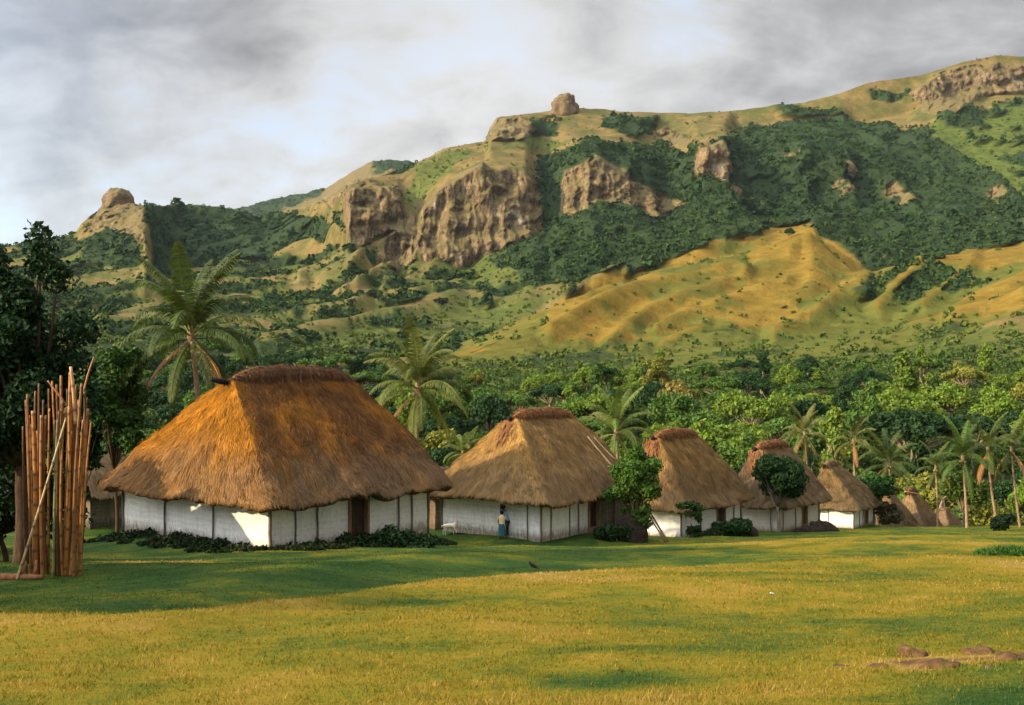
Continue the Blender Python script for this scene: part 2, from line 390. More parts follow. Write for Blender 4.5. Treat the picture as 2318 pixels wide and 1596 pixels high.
def make_ground():
    xs = np.concatenate([np.arange(-170, -45, 2.5), np.arange(-45, 45, 0.45), np.arange(45, 170.1, 2.5)])
    ys = np.concatenate([np.arange(-60, 0, 4), np.arange(0, 60, 0.4), np.arange(60, 185, 1.0)])
    X, Y = np.meshgrid(xs, ys); Z = ground_z(X, Y)
    V = np.stack([X, Y, Z], -1).reshape(-1, 3); nx = len(xs)
    i = np.arange(len(ys) - 1)[:, None] * nx; j = np.arange(nx - 1)[None]
    Q = np.stack([i + j, i + j + 1, i + nx + j + 1, i + nx + j], -1).reshape(-1, 4)
    m = NT('village_grass'); r = m.attr('rnd').outputs['Fac']; p = m.obj()
    f = m.noise(p, 5.0, 6, 0.7); f2 = m.noise(p, 22.0, 4, 0.7); f3 = m.noise(m.vecmul(p, (0.12, 0.3, 1)), 1.0, 4, 0.6)
    k = m.math('ADD', m.math('ADD', r, m.math('MULTIPLY', m.math('SUBTRACT', f, 0.5), 0.9)), m.math('MULTIPLY', m.math('SUBTRACT', f2, 0.5), 0.6))
    c = m.ramp(k, [(0.0, (0.02088, 0.05216, 0.01102)), (0.30, (0.05917, 0.08694, 0.01285)), (0.58, (0.1531, 0.1322, 0.01102)), (0.85, (0.2297, 0.153, 0.01653)), (1.0, (0.2645, 0.1739, 0.03672))])
    c = m.mix(m.mapr(f3, 0.66, 0.76, 0, 0.6), c, (0.13, 0.07, 0.035))
    c = m.mix(m.mapr(r, 1.05, 1.35), c, m.mix(f2, (0.05, 0.026, 0.012), (0.17, 0.09, 0.042)))
    mat = m.out(c, 0.95, m.bump(m.math('ADD', f, f2), 0.8, 0.06), 0.05)
    mb = MB(); mb.add(V, Q, a=dry_and_lit(X, Y).ravel())
    o = mb.build('ground', mat); o['kind'] = 'structure'; return o
make_ground()

def make_grass():
    """low blades standing over the near meadow and, shorter, over the village green"""
    mb = MB()
    for n, d0, d1, hh, wk in ((210000, 4.2, 36, 0.034, 0.0012), (80000, 33, 118, 0.035, 0.0011)):
        t = rng.random(n)
        d = d0 * (d1 / d0) ** t
        px = rng.uniform(-120, 2440, n)
        x = (px - CX) / FPX * d; y = d
        clump = n2(x, y, 0.35, 2, 31)
        keep = rng.random(n) < 0.45 + 0.9 * np.clip(clump + 0.25, 0, 1)
        for h in HUTS:
            rel = np.stack([x, y], 1) - h['c']; u = np.abs(rel @ h['ax']); v = np.abs(rel @ h['pe'])
            keep &= ~((u < h['L'] / 2 + .1) & (v < h['W'] / 2 + .1))
        x, y, d, clump = x[keep], y[keep], d[keep], clump[keep]; n = len(x)
        z = ground_z(x, y) - 0.004
        dr = dry_and_lit(x, y); k_ = dr < 1.1 + .2 * rng.random(n); x, y, d, clump, z, dr = x[k_], y[k_], d[k_], clump[k_], z[k_], dr[k_]; n = len(x)
        tall = sstep(0.25, 0.75, n2(x, y, 1.1, 2, 33)) * 0.9
        h = hh * (0.5 + rng.random(n) + tall + 0.5 * np.clip(clump, 0, 1)) * (0.75 + 0.5 * dr)
        w = np.maximum(0.006, wk * d * rng.uniform(0.6, 1.2, n))
        th = rng.uniform(0, 2 * np.pi, n); le = rng.uniform(0.15, 1.0, n) * h
        la = rng.uniform(0, 2 * np.pi, n)
        P = np.stack([x, y, z], 1); side = np.stack([np.cos(th), np.sin(th), 0 * th], 1) * (w / 2)[:, None]
        tip = P + np.stack([np.cos(la) * le, np.sin(la) * le, h], 1)
        V = np.stack([P - side, P + side, tip], 1).reshape(-1, 3)
        T = np.arange(n * 3).reshape(-1, 3)
        a = np.repeat(np.clip(dr + rng.normal(0, 0.16, n), 0, 1), 3)
        mb.add(V, T=T, a=a)
    m = NT('grass_blades'); r = m.attr('rnd').outputs['Fac']
    c = m.ramp(r, [(0.0, (0.02814, 0.07014, 0.01193)), (0.3, (0.0844, 0.1193, 0.01653)), (0.6, (0.1759, 0.1438, 0.01102)), (0.85, (0.2814, 0.1858, 0.02019)), (1.0, (0.3516, 0.2526, 0.07344))])
    mat = m.out(c, 0.7, None, 0.12, c, 0.35)
    o = mb.build('grass', mat, smooth=False); o['kind'] = 'stuff'
make_grass()

# ------------------------------------------------------------------ hills
def I(px, pts):
    p = np.array(pts, float); return np.interp(px, p[:, 0], p[:, 1])
PXS = np.arange(-560, 2880, 3.0)
def hill_lines(px):
    c = lambda v: np.full_like(px, v)
    Y = lambda d, z: HY - FPX * z / d
    L = []
    L.append((c(150), Y(150, c(-30.0)))); L.append((c(205), Y(205, c(-29.0))))
    L.append((c(330), Y(330, I(px, [(-500,-10),(900,-14),(2318,-13)]))))
    L.append((c(470), I(px, [(-500,840),(300,850),(900,858),(1400,860),(1800,845),(2100,843),(2318,846),(2800,840)])))
    L.append((c(620), I(px, [(-500,780),(200,765),(300,775),(600,806),(1000,822),(1500,818),(1700,800),(1900,775),(2050,748),(2150,722),(2200,702),(2318,652),(2800,560)])))
    L.append((I(px, [(0,690),(1000,650),(1500,690),(2318,700)]), I(px, [(-500,760),(200,748),(600,790),(1000,814),(1200,800),(1500,775),(1700,765),(1900,764),(2050,745),(2150,722),(2318,664),(2800,580)])))
    y4 = I(px, [(-500,640),(0,700),(230,737),(350,730),(450,740),(600,768),(800,785),(900,796),(1000,812),(1050,790),(1100,765),(1200,715),(1300,670),(1400,640),(1500,612),(1600,590),(1700,565),(1760,545),(1790,530),(1815,522),(1838,526),(1870,558),(1900,588),(1940,613),(1960,617),(2000,605),(2050,596),(2100,586),(2200,575),(2318,560),(2800,500)])
    d4 = I(px, [(-500,850),(0,850),(300,800),(600,730),(1000,690),(1100,720),(1200,760),(1300,800),(1400,835),(1600,890),(1815,960),(1870,925),(1940,865),(2000,870),(2318,905)])
    L.append((d4 - 55, y4 + I(px, [(-500,8),(950,8),(1100,34),(1500,42),(1800,50),(1950,40),(2318,36)])))
    L.append((d4, y4))
    L.append((d4 + I(px, [(0,110),(1000,150),(2318,190)]), np.maximum(I(px, [(-500,610),(0,680),(300,712),(450,718),(600,735),(800,750),(900,757),(1000,780),(1100,762),(1150,745),(1200,732),(1300,690),(1500,634),(1700,585),(1815,545),(1870,575),(1940,640),(2318,585)]), 0)))
    d6 = I(px, [(-500,1300),(0,1300),(250,1280),(328,1230),(345,1260),(420,1480),(600,1500),(700,1420),(775,1330),(785,1240),(900,1260),(950,1225),(1200,1270),(1230,1340),(1275,1320),(1420,1330),(1560,1380),(1575,1335),(1645,1345),(1665,1390),(1900,1380),(1930,1400),(2318,1350)])
    y6 = I(px, [(-500,600),(0,640),(165,622),(250,610),(328,600),(400,622),(500,612),(620,603),(700,592),(780,568),(850,600),(950,615),(1060,622),(1150,575),(1210,545),(1270,500),(1340,482),(1420,478),(1500,505),(1570,460),(1650,450),(1750,490),(1950,475),(2050,482),(2200,470),(2318,460)])
    L.append((d6, y6))
    y7 = I(px, [(-500,580),(0,580),(165,550),(200,510),(328,492),(345,505),(400,545),(600,530),(700,500),(772,470),(784,430),(900,434),(915,478),(942,508),(972,468),(1010,428),(1085,385),(1190,402),(1215,430),(1260,425),(1285,395),(1340,370),(1430,420),(1500,440),(1560,400),(1575,345),(1640,342),(1660,390),(1700,400),(1800,350),(1950,370),(2100,400),(2318,370)])
    d7 = d6 + I(px, [(0,180),(328,150),(420,190),(700,150),(784,28),(900,60),(1000,75),(1190,70),(1215,120),(1285,45),(1430,50),(1500,100),(1575,40),(1640,45),(1665,110),(1800,120),(2318,200)])
    L.append((d7, y7))
    y9 = I(px, [(-560,600),(0,562),(120,546),(165,534),(185,504),(240,462),(265,456),(300,460),(330,466),(400,463),(500,473),(575,492),(620,489),(680,478),(720,464),(770,430),(790,416),(870,400),(905,387),(940,370),(1000,338),(1098,318),(1108,288),(1125,265),(1240,254),(1320,246),(1400,252),(1560,258),(1700,248),(1800,238),(1900,212),(1960,192),(2080,168),(2140,150),(2200,134),(2250,127),(2318,129),(2800,160)])
    y8 = I(px, [(-500,600),(0,568),(165,541),(240,475),(328,472),(400,492),(600,508),(700,480),(790,424),(900,412),(1000,375),(1098,348),(1110,325),(1300,300),(1480,312),(1700,296),(1900,284),(2050,255),(2120,215),(2318,215)])
    d8 = d7 + I(px, [(0,150),(328,160),(600,160),(784,80),(1000,180),(1300,330),(1900,330),(2318,350)])
    L.append((d8, y8))
    d9 = np.maximum(I(px, [(0,1640),(250,1640),(600,1850),(780,1620),(1000,1700),(1098,1800),(1300,1850),(1800,1900),(2318,1950)]), d8 + 40)
    L.append((d9, y9))
    L.append((d9 + 350, y9 + 75))
    L.append((c(3300), I(px, [(-500,700),(380,640),(500,540),(945,480),(1100,600),(2800,600)])))
    L.append((c(4500), I(px, [(-500,760),(420,560),(500,476),(575,461),(660,442),(735,419),(758,404),(800,374),(830,358),(870,353),(920,358),(946,374),(1000,420),(1100,560),(2800,640)])))
    L.append((c(5600), I(px, [(-500,830),(2800,830)])))
    return L
ROWS = [4, 8, 10, 14, 10, 26, 12, 12, 40, 44, 30, 26, 8, 6, 16, 4]

def inpoly(px, py, poly):
    p = np.array(poly, float); r = np.zeros(px.shape, bool); j = len(p) - 1
    for i in range(len(p)):
        xi, yi, xj, yj = *p[i], *p[j]
        r ^= ((yi > py) != (yj > py)) & (px < (xj - xi) * (py - yi) / (yj - yi + 1e-9) + xi); j = i
    return r

ROCK = [[(185,530),(200,490),(240,455),(300,460),(322,480),(330,570),(300,540),(260,535),(220,525)],
        [(780,425),(800,415),(905,428),(912,480),(905,520),(850,540),(810,568),(783,565)],
        [(945,540),(955,470),(1000,428),(1085,383),(1190,400),(1216,450),(1210,545),(1150,560),(1080,605),(1040,622),(960,605),(940,570)],
        [(900,500),(940,480),(942,600),(880,620),(840,610)],
        [(1275,400),(1340,365),(1385,385),(1430,420),(1500,455),(1545,470),(1490,500),(1400,468),(1340,465),(1300,492),(1264,490)],
        [(1568,350),(1590,330),(1642,340),(1652,400),(1640,432),(1580,412),(1563,385)],
        [(1480,300),(1515,295),(1560,322),(1570,345),(1500,322)],
        [(1104,300),(1125,263),(1185,270),(1205,300),(1180,318),(1104,328)],
        [(2050,215),(2120,165),(2200,148),(2318,146),(2318,215),(2235,212),(2150,268),(2085,250)],
        [(700,465),(760,405),(830,362),(835,420),(760,450)],
        [(1750,352),(1800,360),(1825,400),(1770,385)],[(2000,430),(2035,425),(2065,470),(2040,480),(2010,465)],
        [(1640,430),(1668,430),(1672,470),(1650,478)],[(1690,455),(1730,470),(1722,490),(1690,480)],[(2215,440),(2260,425),(2255,470),(2225,480)],[(1870,400),(1930,380),(1935,450),(1880,455)]]
FOREST = [[(1215,365),(1330,340),(1480,330),(1565,345),(1700,290),(1900,278),(2085,290),(2140,350),(2330,480),(2330,570),(2200,580),(1960,625),(1900,595),(1835,535),(1815,528),(1750,560),(1600,592),(1450,625),(1290,672),(1180,640),(1110,610),(1160,560),(1215,545),(1212,450)],
          [(330,468),(420,463),(580,492),(690,490),(780,490),(775,520),(690,555),(600,590),(500,605),(380,625),(336,605)],
          [(1740,245),(1880,250),(1905,272),(1760,272)],[(1195,272),(1270,275),(1265,305),(1200,315)],[(1350,268),(1480,272),(1478,312),(1400,312)],
          [(500,476),(740,418),(735,440),(620,490),(580,492)],[(830,356),(945,370),(900,400),(850,400)],
          [(250,530),(300,545),(330,600),(300,620),(190,600),(190,560)],[(1970,205),(2060,200),(2040,225),(1980,222)]]
FOREST_THIN = [(2090,290),(2120,262),(2330,225),(2330,490),(2140,350)]
GREEN = [[(2090,290),(2120,262),(2318,225),(2318,480),(2140,350)],[(905,435),(1000,345),(1060,340),(1060,370),(1000,410),(920,480)],
         [(2060,230),(2150,200),(2215,210),(2140,268)],[(1100,318),(1200,305),(1300,330),(1200,345)],
         [(1040,560),(1200,560),(1250,650),(1100,700),(900,640)],[(1060,520),(1100,440),(1160,430),(1190,540),(1130,560)],
         [(1800,690),(2000,640),(2060,600),(2318,600),(2318,640),(2150,700),(2000,760),(1850,770)],
         [(1600,760),(2318,740),(2318,900),(1000,900),(1000,830)],[(600,790),(1000,680),(1280,660),(1000,812)]]
def zones(px, py, x, y, z):
    q = np.stack([x / 60, y / 60, z / 40], -1)
    w1 = fbm(q, 4, 41) * 22; w2 = fbm(q + 9.1, 4, 42) * 18
    a, b = px + w1, py + w2
    rock = np.zeros(px.shape); forest = np.zeros(px.shape); green = np.zeros(px.shape)
    for P in ROCK: rock = np.maximum(rock, inpoly(a * .35 + px * .65, b * .35 + py * .65, P))
    for P in FOREST: forest = np.maximum(forest, inpoly(a, b, P))
    for P in GREEN: green = np.maximum(green, 0.75 * inpoly(a, b, P))
    veil = (px > 1555) & (py > 300) & (rock > .5) & (fbm(np.stack([x / 24, y / 24, z / 55], -1), 4, 66) > np.where(px > 1700, -.02, .9)); rock = np.where(veil, 0, rock); forest = np.where(veil, 1, forest)
    # patchy scrub over the lower left slopes
    sc = fbm(np.stack([(x + 0.8 * y) / 120, (y - 0.5 * x) / 55, z / 60], -1), 4, 43)
    low = inpoly(px, py, [(-600,640),(150,540),(330,600),(640,590),(780,560),(1060,625),(1200,620),(1000,815),(600,815),(-600,830)])
    forest = np.maximum(forest, 0.85 * low * (sc > 0.02)); green = np.maximum(green, 0.7 * low * (sc > -0.16))
    forest = np.where(rock > 0.5, np.where(fbm(q * 2.5, 3, 44) > 0.34, 0.5, 0), forest)
    thin = inpoly(a, b, FOREST_THIN); green = np.maximum(green, .95 * thin); forest = np.maximum(forest, .9 * thin * (w1 > 1.0))
    gold = inpoly(px, py, [(1000,835),(1000,806),(1300,664),(1815,515),(1960,612),(2330,552),(2330,700),(2000,800),(1500,835)])
    s2 = fbm(np.stack([x / 45, y / 90, z / 30], -1), 4, 45)
    green = np.where(gold & (green < .3), np.maximum(green, 0.6 * (s2 > 0.20 - .30 * sstep(660, 780, py))), green)
    forest = np.where(gold, np.where((green > .6) & (s2 > 0.05), 0.8, 0), forest)
    return rock, forest, green, gold

SPURS = [([(1687,629),(1565,667),(1480,704),(1416,752),(1384,783)], 15, 5.5), ([(1778,640),(1671,677),(1565,720),(1491,756)], 14, 5), ([(1958,635),(1905,683),(1831,730),(1756,764)], 17, 6.5),
         ([(2330,640),(2229,677),(2150,730)], 14, 5), ([(1831,523),(1783,576),(1687,624)], 14, 4), ([(1671,606),(1544,635),(1416,677),(1326,716),(1250,765)], 14, 5.5), ([(1600,745),(1500,790)], 10, 3), ([(2080,600),(2040,640),(1990,700)], 16, 5), ([(2200,590),(2160,630),(2090,690)], 14, 4),
         ([(787,534),(700,560),(624,591)], 12, 9), ([(781,579),(678,634)], 11, 9), ([(896,549),(800,605),(735,640)], 12, 11), ([(957,567),(880,610),(810,645)], 11, 10), ([(1060,591),(960,625),(870,655)], 11, 9),
         ([(1403,628),(1280,655),(1150,676),(1020,690),(908,707),(787,737),(593,775)], 11, 8), ([(1000,655),(850,690),(700,720)], 9, 6), ([(363,713),(224,743)], 11, 7), ([(327,540),(339,600),(325,640)], 12, 9), ([(780,468),(605,497)], 9, 8), ([(560,690),(420,715)], 9, 6),
         ([(1085,395),(1010,440),(965,490),(955,560),(930,610)], 14, 9), ([(1120,430),(1060,520),(1050,590)], 12, 7), ([(1180,420),(1160,500),(1130,560)], 12, 7), ([(1030,450),(1000,530),(985,600)], 9, 5),
         ([(2050,225),(2120,185),(2200,160)], 14, 8), ([(2220,180),(2200,230),(2130,260)], 13, 9), ([(1500,300),(1570,335)], 10, 7), ([(1800,345),(1830,420)], 14, 9), ([(1900,370),(1920,450)], 15, 10), ([(2010,420),(2050,480)], 14, 8), ([(1700,370),(1720,470)], 14, 8), ([(1300,330),(1450,320),(1560,335)], 9, 5), ([(2150,345),(2220,420),(2300,480)], 13, 8)]
def near_line(px, py, pts):
    best = np.full(px.shape, 1e9)
    for (ax, ay), (bx, by) in zip(pts[:-1], pts[1:]):
        t = np.clip(((px - ax) * (bx - ax) + (py - ay) * (by - ay)) / ((bx - ax) ** 2 + (by - ay) ** 2), 0, 1)
        best = np.minimum(best, np.hypot(px - ax - t * (bx - ax), py - ay - t * (by - ay)))
    return best

def make_hills():
    L = hill_lines(PXS); nc = len(PXS); D = []; Yp = []
    for k in range(len(L) - 1):
        n = ROWS[k]; (d0, y0), (d1, y1) = L[k], L[k + 1]
        z0 = (HY - y0) / FPX * d0; z1 = (HY - y1) / FPX * d1
        for i in range(n):
            t = i / n
            D.append(d0 + (d1 - d0) * t); Yp.append(z0 + (z1 - z0) * t)
    d0, y0 = L[-1]; D.append(d0); Yp.append((HY - y0) / FPX * d0)
    D = np.array(D); Z = np.array(Yp); nr = len(D)
    for _ in range(3):                                   # soften the breaks of slope along each column
        Zs = Z.copy(); Zs[1:-1] = 0.25 * Z[:-2] + 0.5 * Z[1:-1] + 0.25 * Z[2:]
        st = (Z[2:] - Z[:-2]) / (D[2:] - D[:-2] + 1e-6); keep = np.ones_like(Z); keep[1:-1] = np.where(np.abs(st) > 0.9, 0.15, 1.0)
        Z = Z + (Zs - Z) * keep
    for _ in range(7):
        Zb = Z.copy(); Zb[:, 1:-1] = .25 * Z[:, :-2] + .5 * Z[:, 1:-1] + .25 * Z[:, 2:]; Z = np.where(D < 1020, Zb, Z)
    for _ in range(2): D[:, 1:-1] = 0.25 * D[:, :-2] + 0.5 * D[:, 1:-1] + 0.25 * D[:, 2:]
    PX = np.broadcast_to(PXS, D.shape); X = (PX - CX) / FPX * D; Y = D
    PY = HY - FPX * Z / D
    rock, forest, green, gold = zones(PX, PY, X, Y, Z)
    blur = lambda a, n: a if n == 0 else blur(np.pad(a, 1, mode='edge')[1:-1, :-2] * .25 + np.pad(a, 1, mode='edge')[1:-1, 2:] * .25 + a * .5, n - 1)
    green = np.maximum(green, .9 * (D < 470)); forest = blur(forest, 6)
    rk = blur(rock, 5)
    far = sstep(500, 800, D)
    # the spurs seen in the photograph, then smaller gullies running down the slopes
    wq = np.stack([X / 38, Y / 38, Z / 38], -1); wa, wb = 7 * fbm(wq, 3, 46), 7 * fbm(wq + 5.3, 3, 47); ridge = np.zeros(Z.shape)
    for pts, w, hh in SPURS:
        dd = near_line(PX + wa, PY + wb, pts); hh = hh * .68; Z = Z + hh * np.exp(-(dd / w) ** 2) - hh * .45 * np.exp(-((dd - 2.1 * w) / (1.1 * w)) ** 2) * (D > 500)
        ridge = np.maximum(ridge, np.exp(-(dd / (w * .62)) ** 2))
    forest = np.where((ridge > .45) & (PY > 540), 0, forest); green = green * (1 - .8 * ridge * (PY > 440))
    wx = 40 * fbm(np.stack([X / 160, Y / 160, Z / 200], -1), 3, 58)
    g1 = ridged(np.stack([(X - 0.75 * Y + wx) / 150, (Y + 0.75 * X) / 620, Z / 500], -1), 3, 51, .45)
    g2 = ridged(np.stack([(X - 0.6 * Y + wx) / 62, (Y + 0.6 * X) / 330, Z / 300], -1), 4, 52)
    amp = np.where(D < 1010, 0.75, 1.15) * far * np.where(D > 2500, 2.0, 1.0)
    crest = sstep(0, 0.08, np.abs(D - L[7][0]) / D)      # keep the crest of the golden ridge as drawn
    Z = Z + amp * (0.35 + .65 * crest) * (0.25 + .75 * sstep(0, .05, np.abs(D - L[12][0]) / D)) * (g1 * 10 + g2 * 5) * (1 - .6 * rk) * np.where(D > 1500, 0.55, 1)
    Z = Z + far * fbm(np.stack([X / 30, Y / 30, Z / 30], -1), 3, 53) * 2.2
    # fluted, broken cliff faces: pushed in and out of the hillside
    fl = ridged(np.stack([X / 26, Y / 60, Z / 190], -1), 4, 54, .6) * 20 + fbm(np.stack([X / 18, Y / 18, Z / 9], -1), 4, 55) * 8 + ridged(np.stack([X / 8, Y / 14, Z / 30], -1), 3, 59) * 4.5 + ridged(np.stack([X / 70, Y / 90, Z / 260], -1), 2, 56) * 16
    push = rk * fl + (blur(forest, 2) * far) * ridged(np.stack([X / 58, Y / 80, Z / 220], -1), 3, 57) * 40
    blk = fbm(np.stack([X / 34, Y / 60, Z / 20], -1), 3, 62); push = push * .75 + rk * (np.round(blk * 5) / 5 * 13 + np.round(fbm(np.stack([X / 12, Y / 30, Z / 9], -1), 2, 63) * 3) / 3 * 5)
    X = X + push * 0.25; Yn = Y - push * 0.9
    V = np.stack([X, Yn, Z], -1)
    i = np.arange(nr - 1)[:, None] * nc; j = np.arange(nc - 1)[None]
    Q = np.stack([i + j, i + j + 1, i + nc + j + 1, i + nc + j], -1).reshape(-1, 4)
    mb = MB(); mb.add(V.reshape(-1, 3), Q)
    me = mb.mesh('hills')
    ca = me.attributes.new('cover', 'FLOAT_COLOR', 'POINT')
    ca.data.foreach_set('color', np.stack([rk, forest, np.maximum(green, 0), gold * 1.0], -1).astype(np.float32).ravel())
    m = NT('hillside'); cv = m.n('ShaderNodeAttribute', attribute_name='cover'); sp = m.n('ShaderNodeSeparateColor', {0: cv.outputs['Color']})
    p = m.obj(); nA = m.noise(p, 0.02, 6, 0.6); nB = m.noise(p, 0.09, 6, 0.65); nC = m.noise(p, 0.35, 5, 0.7)
    nz = m.n('ShaderNodeSeparateXYZ', {0: m.n('ShaderNodeNewGeometry').outputs['Normal']}).outputs[2]
    dry = m.mix(m.mapr(nB, 0.3, 0.7), (0.1152, 0.0828, 0.02736), (0.2232, 0.1548, 0.054))
    dry = m.mix(m.mapr(nA, 0.42, 0.60, 0, 0.85), dry, (0.0648, 0.0756, 0.01872))
    goldc = m.mix(m.mapr(nB, 0.3, 0.7), (0.1231, 0.07524, 0.01008), (0.2462, 0.1607, 0.0252))
    goldc = m.mix(m.mapr(nA, 0.45, 0.62, 0, 0.75), goldc, (0.0792, 0.072, 0.01008))
    goldc = m.mix(m.mapr(nC, 0.46, 0.66, 0, .6), goldc, (0.16, 0.09, 0.014))
    dry = m.mix(m.mapr(nC, 0.52, 0.72, 0, .5), dry, (0.085, 0.055, 0.022)); dry = m.mix(m.mapr(m.noise(p, 0.05, 5, .7), .56, .66, 0, .55), dry, (0.16, 0.095, 0.04))
    dry = m.mix(cv.outputs['Alpha'], dry, goldc)
    grn = m.mix(m.mapr(nB, 0.35, 0.65), (0.0324, 0.0612, 0.01152), (0.0972, 0.1152, 0.0216))
    c = m.mix(m.math('ADD', sp.outputs[2], m.math('MULTIPLY', m.math('SUBTRACT', nB, 0.5), 0.9), clamp=True), dry, grn)
    c = m.mix(m.mapr(m.math('ADD', sp.outputs[1], m.math('ADD', m.math('MULTIPLY', m.math('SUBTRACT', nC, 0.5), 0.9), m.math('MULTIPLY', m.math('SUBTRACT', nB, 0.5), 0.9))), 0.25, 0.85), c, m.mix(m.mapr(m.math('ADD', m.math('MULTIPLY', nC, .6), m.math('MULTIPLY', nB, .4)), 0.4, 0.62), (0.009, 0.021, 0.009), (0.040, 0.060, 0.019)))
    ps = m.vecmul(p, (1, 1, 0.28)); s1 = m.noise(ps, 0.12, 7, 0.65, 0.5); s2 = m.noise(m.vecmul(p, (1, 1, 1.6)), 0.28, 6, 0.7)
    rc = m.ramp(s1, [(0.30, (0.03531, 0.02659, 0.0155)), (0.44, (0.1211, 0.08072, 0.03961)), (0.58, (0.2219, 0.1471, 0.07318)), (0.75, (0.343, 0.2516, 0.1378))])
    sg = m.noise(m.vecmul(p, (1, 1, .35)), 0.045, 6, 0.6)
    rc = m.mix(m.mapr(sg, 0.56, 0.68, 0, 0.8), rc, (0.085, 0.085, 0.03))
    rc = m.mix(m.mapr(s2, 0.50, 0.66, 0, 0.75), rc, (0.07, 0.055, 0.035))
    s4 = m.noise(m.vecmul(p, (1, 1, .5)), 0.55, 5, 0.7); rc = m.mix(m.mapr(s4, 0.45, 0.7, 0, 0.5), rc, (0.33, 0.255, 0.15))
    rc = m.mix(m.mapr(nA, 0.60, 0.72, 0, 0.55), rc, (0.62, 0.55, 0.45))
    ck = m.math('ABSOLUTE', m.math('SUBTRACT', m.noise(m.vecmul(p, (1, 1, .3)), 0.055, 5, 0.6, .6), 0.5)); rc = m.mix(m.mapr(ck, 0.0, 0.028, 0.85, 0), rc, (0.018, 0.016, 0.012))
    ck2 = m.math('ABSOLUTE', m.math('SUBTRACT', m.noise(m.vecmul(p, (.5, .5, 2.2)), 0.06, 5, 0.6, .3), 0.5)); rc = m.mix(m.mapr(ck2, 0.0, 0.022, 0.6, 0), rc, (0.03, 0.026, 0.018))
    rc = m.mix(m.mapr(m.math('ADD', nz, m.math('MULTIPLY', m.math('SUBTRACT', nB, .5), .9)), 0.40, 0.66, 0, 0.7), rc, (0.125, 0.10, 0.034))
    c = m.mix(m.mapr(m.math('ADD', sp.outputs[0], m.math('MULTIPLY', m.math('SUBTRACT', nB, 0.5), 0.5)), 0.35, 0.65), c, rc)
    h = m.math('ADD', m.math('MULTIPLY', nB, 1.2), m.math('ADD', nC, m.math('MULTIPLY', s1, m.math('MULTIPLY', sp.outputs[0], 2.0))))
    me.materials.append(m.out(c, 0.95, m.bump(h, 0.55, 3.0), 0.05))
    o = bpy.data.objects.new('hills', me); COL.objects.link(o); o['kind'] = 'structure'
    return V, rk, forest, green, gold, D
HV, HROCK, HFOR, HGRN, HGOLD, HD = make_hills()

def hill_z(px, d):
    j = np.clip(np.round((np.asarray(px) - PXS[0]) / 3).astype(int), 0, len(PXS) - 1)
    return np.array([np.interp(dd, HD[:, jj], HV[:, jj, 2]) for dd, jj in zip(np.atleast_1d(d), np.atleast_1d(j))])

def leaf_quads(C, Nrm, size, stretch=1.9, rnd=None):
    """folded leaf-shaped quads at C facing roughly Nrm"""
    n = len(C); size = np.broadcast_to(size, (n,))
    t = unit(np.cross(Nrm, unit(rng.normal(size=(n, 3))))); b = np.cross(Nrm, t)
    l = t * (size * stretch / 2)[:, None]; w = b * (size / 2)[:, None]; f = Nrm * (size * 0.18)[:, None]
    V = np.stack([C - l, C + w + f, C + l, C - w + f], 1).reshape(-1, 3)
    Q = np.arange(n * 4).reshape(-1, 4)
    a = np.repeat(rng.random(n) if rnd is None else rnd, 4)
    return V, Q, a

